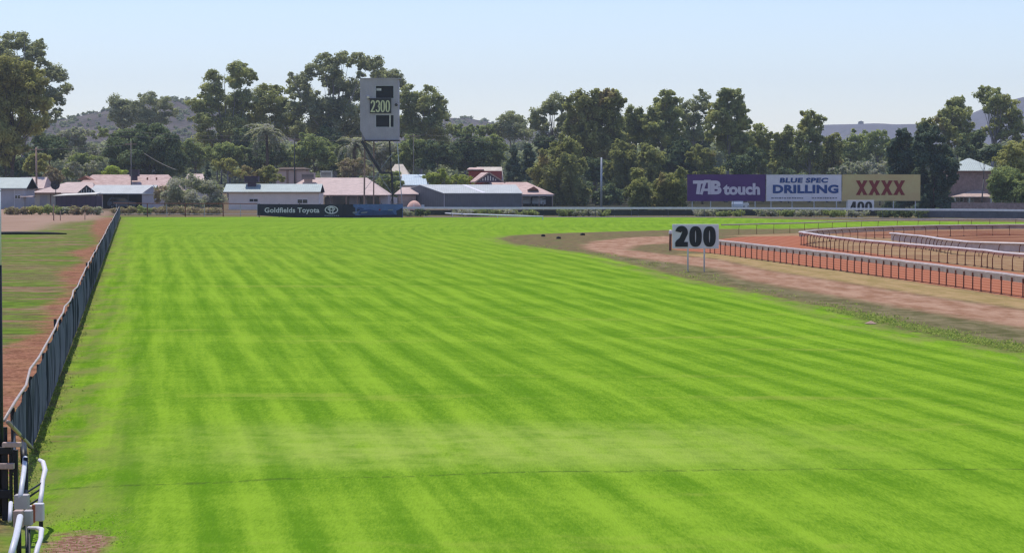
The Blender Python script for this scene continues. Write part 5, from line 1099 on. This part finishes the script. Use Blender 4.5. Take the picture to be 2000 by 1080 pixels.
for x,yt,w_,kd,lab in [(800,412,22,'grey','grey-green low bush at the right end of the banner, nearest it'),(822,411,18,'dark','dark low bush second from the banner'),(905,411,40,'grey','grey-green bush beneath the middle of the grey shed'),(945,411,40,'mid','low bush under the right half of the grey shed'),(985,413,34,'grey','low bush beneath the right end of the grey shed'),(1030,413,36,'mid','low bush in front of the carport cars'),(1115,411,34,'mid','leafy low bush below the weeping tree, left one'),(1150,411,36,'grey','leafy low bush below the weeping tree, right one'),(1180,413,24,'mid','small low bush at the foot of the white pole'),
 (1385,412,40,'grey','spreading low bush under the purple billboard'),(1425,414,34,'mid','smaller low bush under the right of the purple billboard'),(1505,411,38,'grey','tallest low bush under the white billboard left leg'),(1545,413,36,'mid','low bush under the centre of the white billboard'),(1585,412,38,'grey','low bush under the right of the white billboard'),(1625,412,34,'mid','low bush at the join of white and yellow billboards'),(1672,415,30,'grey','low bush at the foot of the 400 panel'),(1725,413,40,'dark','dark low bush right of the 400 panel'),(1775,412,36,'dark','dark low bush under the right end of the yellow billboard'),(1815,411,32,'dark','dark low bush at the foot of the big dark trees')]:
    bush(lab,x,yt-4.5,424,w_*1.15,float(np.interp(x,[800,1300,1500,1672,1815],[289,289,287,284,279])),kd,GB,i); i+=1
GL='weeds and bushes on the left bank'
for x,yt,w_,kd,lab in [(30,402,26,'purple','reddish low weed clump at the left end of the bank'),(62,400,24,'yellow','straw-coloured clump on the bank below the left green roof'),(104,399,24,'mid','green clump on the bank below the dark shed left end'),(135,402,24,'grey','grey-green clump on the bank below the dark shed middle'),(160,401,22,'purple','reddish clump on the bank under the carport'),(188,402,20,'grey','pale clump on the bank next to the side fence'),(245,402,24,'purple','reddish clump just right of the side fence end'),(272,401,20,'mid','green clump behind the wire fence, left'),(330,402,30,'purple','brown clump behind the wire fence under the big bush'),(390,402,34,'purple','dark brown clump behind the wire fence centre')]:
    bush(lab,x,yt+1.5,412,w_*1.7,300,kd,GL,i); i+=1
mb=MB(); rs=np.random.RandomState(8)
# weeds along the edges of the turf, nobody could count them
ce=[];nr=[];sz=[]
def tuft(x,y,n,h_):
    for q in range(n): ce.append((x+rs.normal()*.10,y+rs.normal()*.10,h_*rs.uniform(.1,.7))); a=rs.uniform(0,6.28); nr.append((math.cos(a)*.7,math.sin(a)*.7,rs.uniform(.3,1))); sz.append(h_*rs.uniform(.25,.5))
for q in range(1500):
    Y=34+ (rs.uniform()**1.8)*190; tuft(fence_x(Y)+abs(rs.normal())*.16-.05,Y,5,rs.uniform(.05,.15))
edge_pts=P2([(1000,478),(1150,497),(1230,515),(1340,545),(1500,580),(1640,608),(1700,632),(1850,664),(2000,692)])+[(19,38)]
for q in range(1500):
    s_=rs.uniform(0,len(edge_pts)-1.01); a=int(s_); u=s_-a; e0,e1=edge_pts[a],edge_pts[a+1]; cl=rs.uniform()
    if math.sin(s_*7)+rs.normal()*.6<0: continue
    tuft(e0[0]+(e1[0]-e0[0])*u+.25+abs(rs.normal())*.7,e0[1]+(e1[1]-e0[1])*u,5,rs.uniform(.05,.18))
for q in range(900):
    u=rs.uniform(); e0,e1=((19.5,38) if u>1 else gd(1600,606)),gd(2000,694); x_=e0[0]+(e1[0]-e0[0])*u; y_=e0[1]+(e1[1]-e0[1])*u; g_=rs.normal()*.5; tuft(x_+abs(g_)+.2,y_,5,rs.uniform(.06,.16))
for q in range(260): 
    p=gd(rs.uniform(70,240),1000+rs.uniform(0,100)); tuft(p.x,p.y,5,rs.uniform(.03,.07))
ce=np.array(ce); o=leaf_mesh('edge_weeds',ce,np.array(nr),np.tile([0,0,1.],(len(ce),1))+rs.normal(size=(len(ce),3))*.3,np.array(sz),.9,rs.uniform(size=len(ce)),L['weed']); tag(o,kind='stuff')
print('OBJECTS', len(bpy.data.objects))
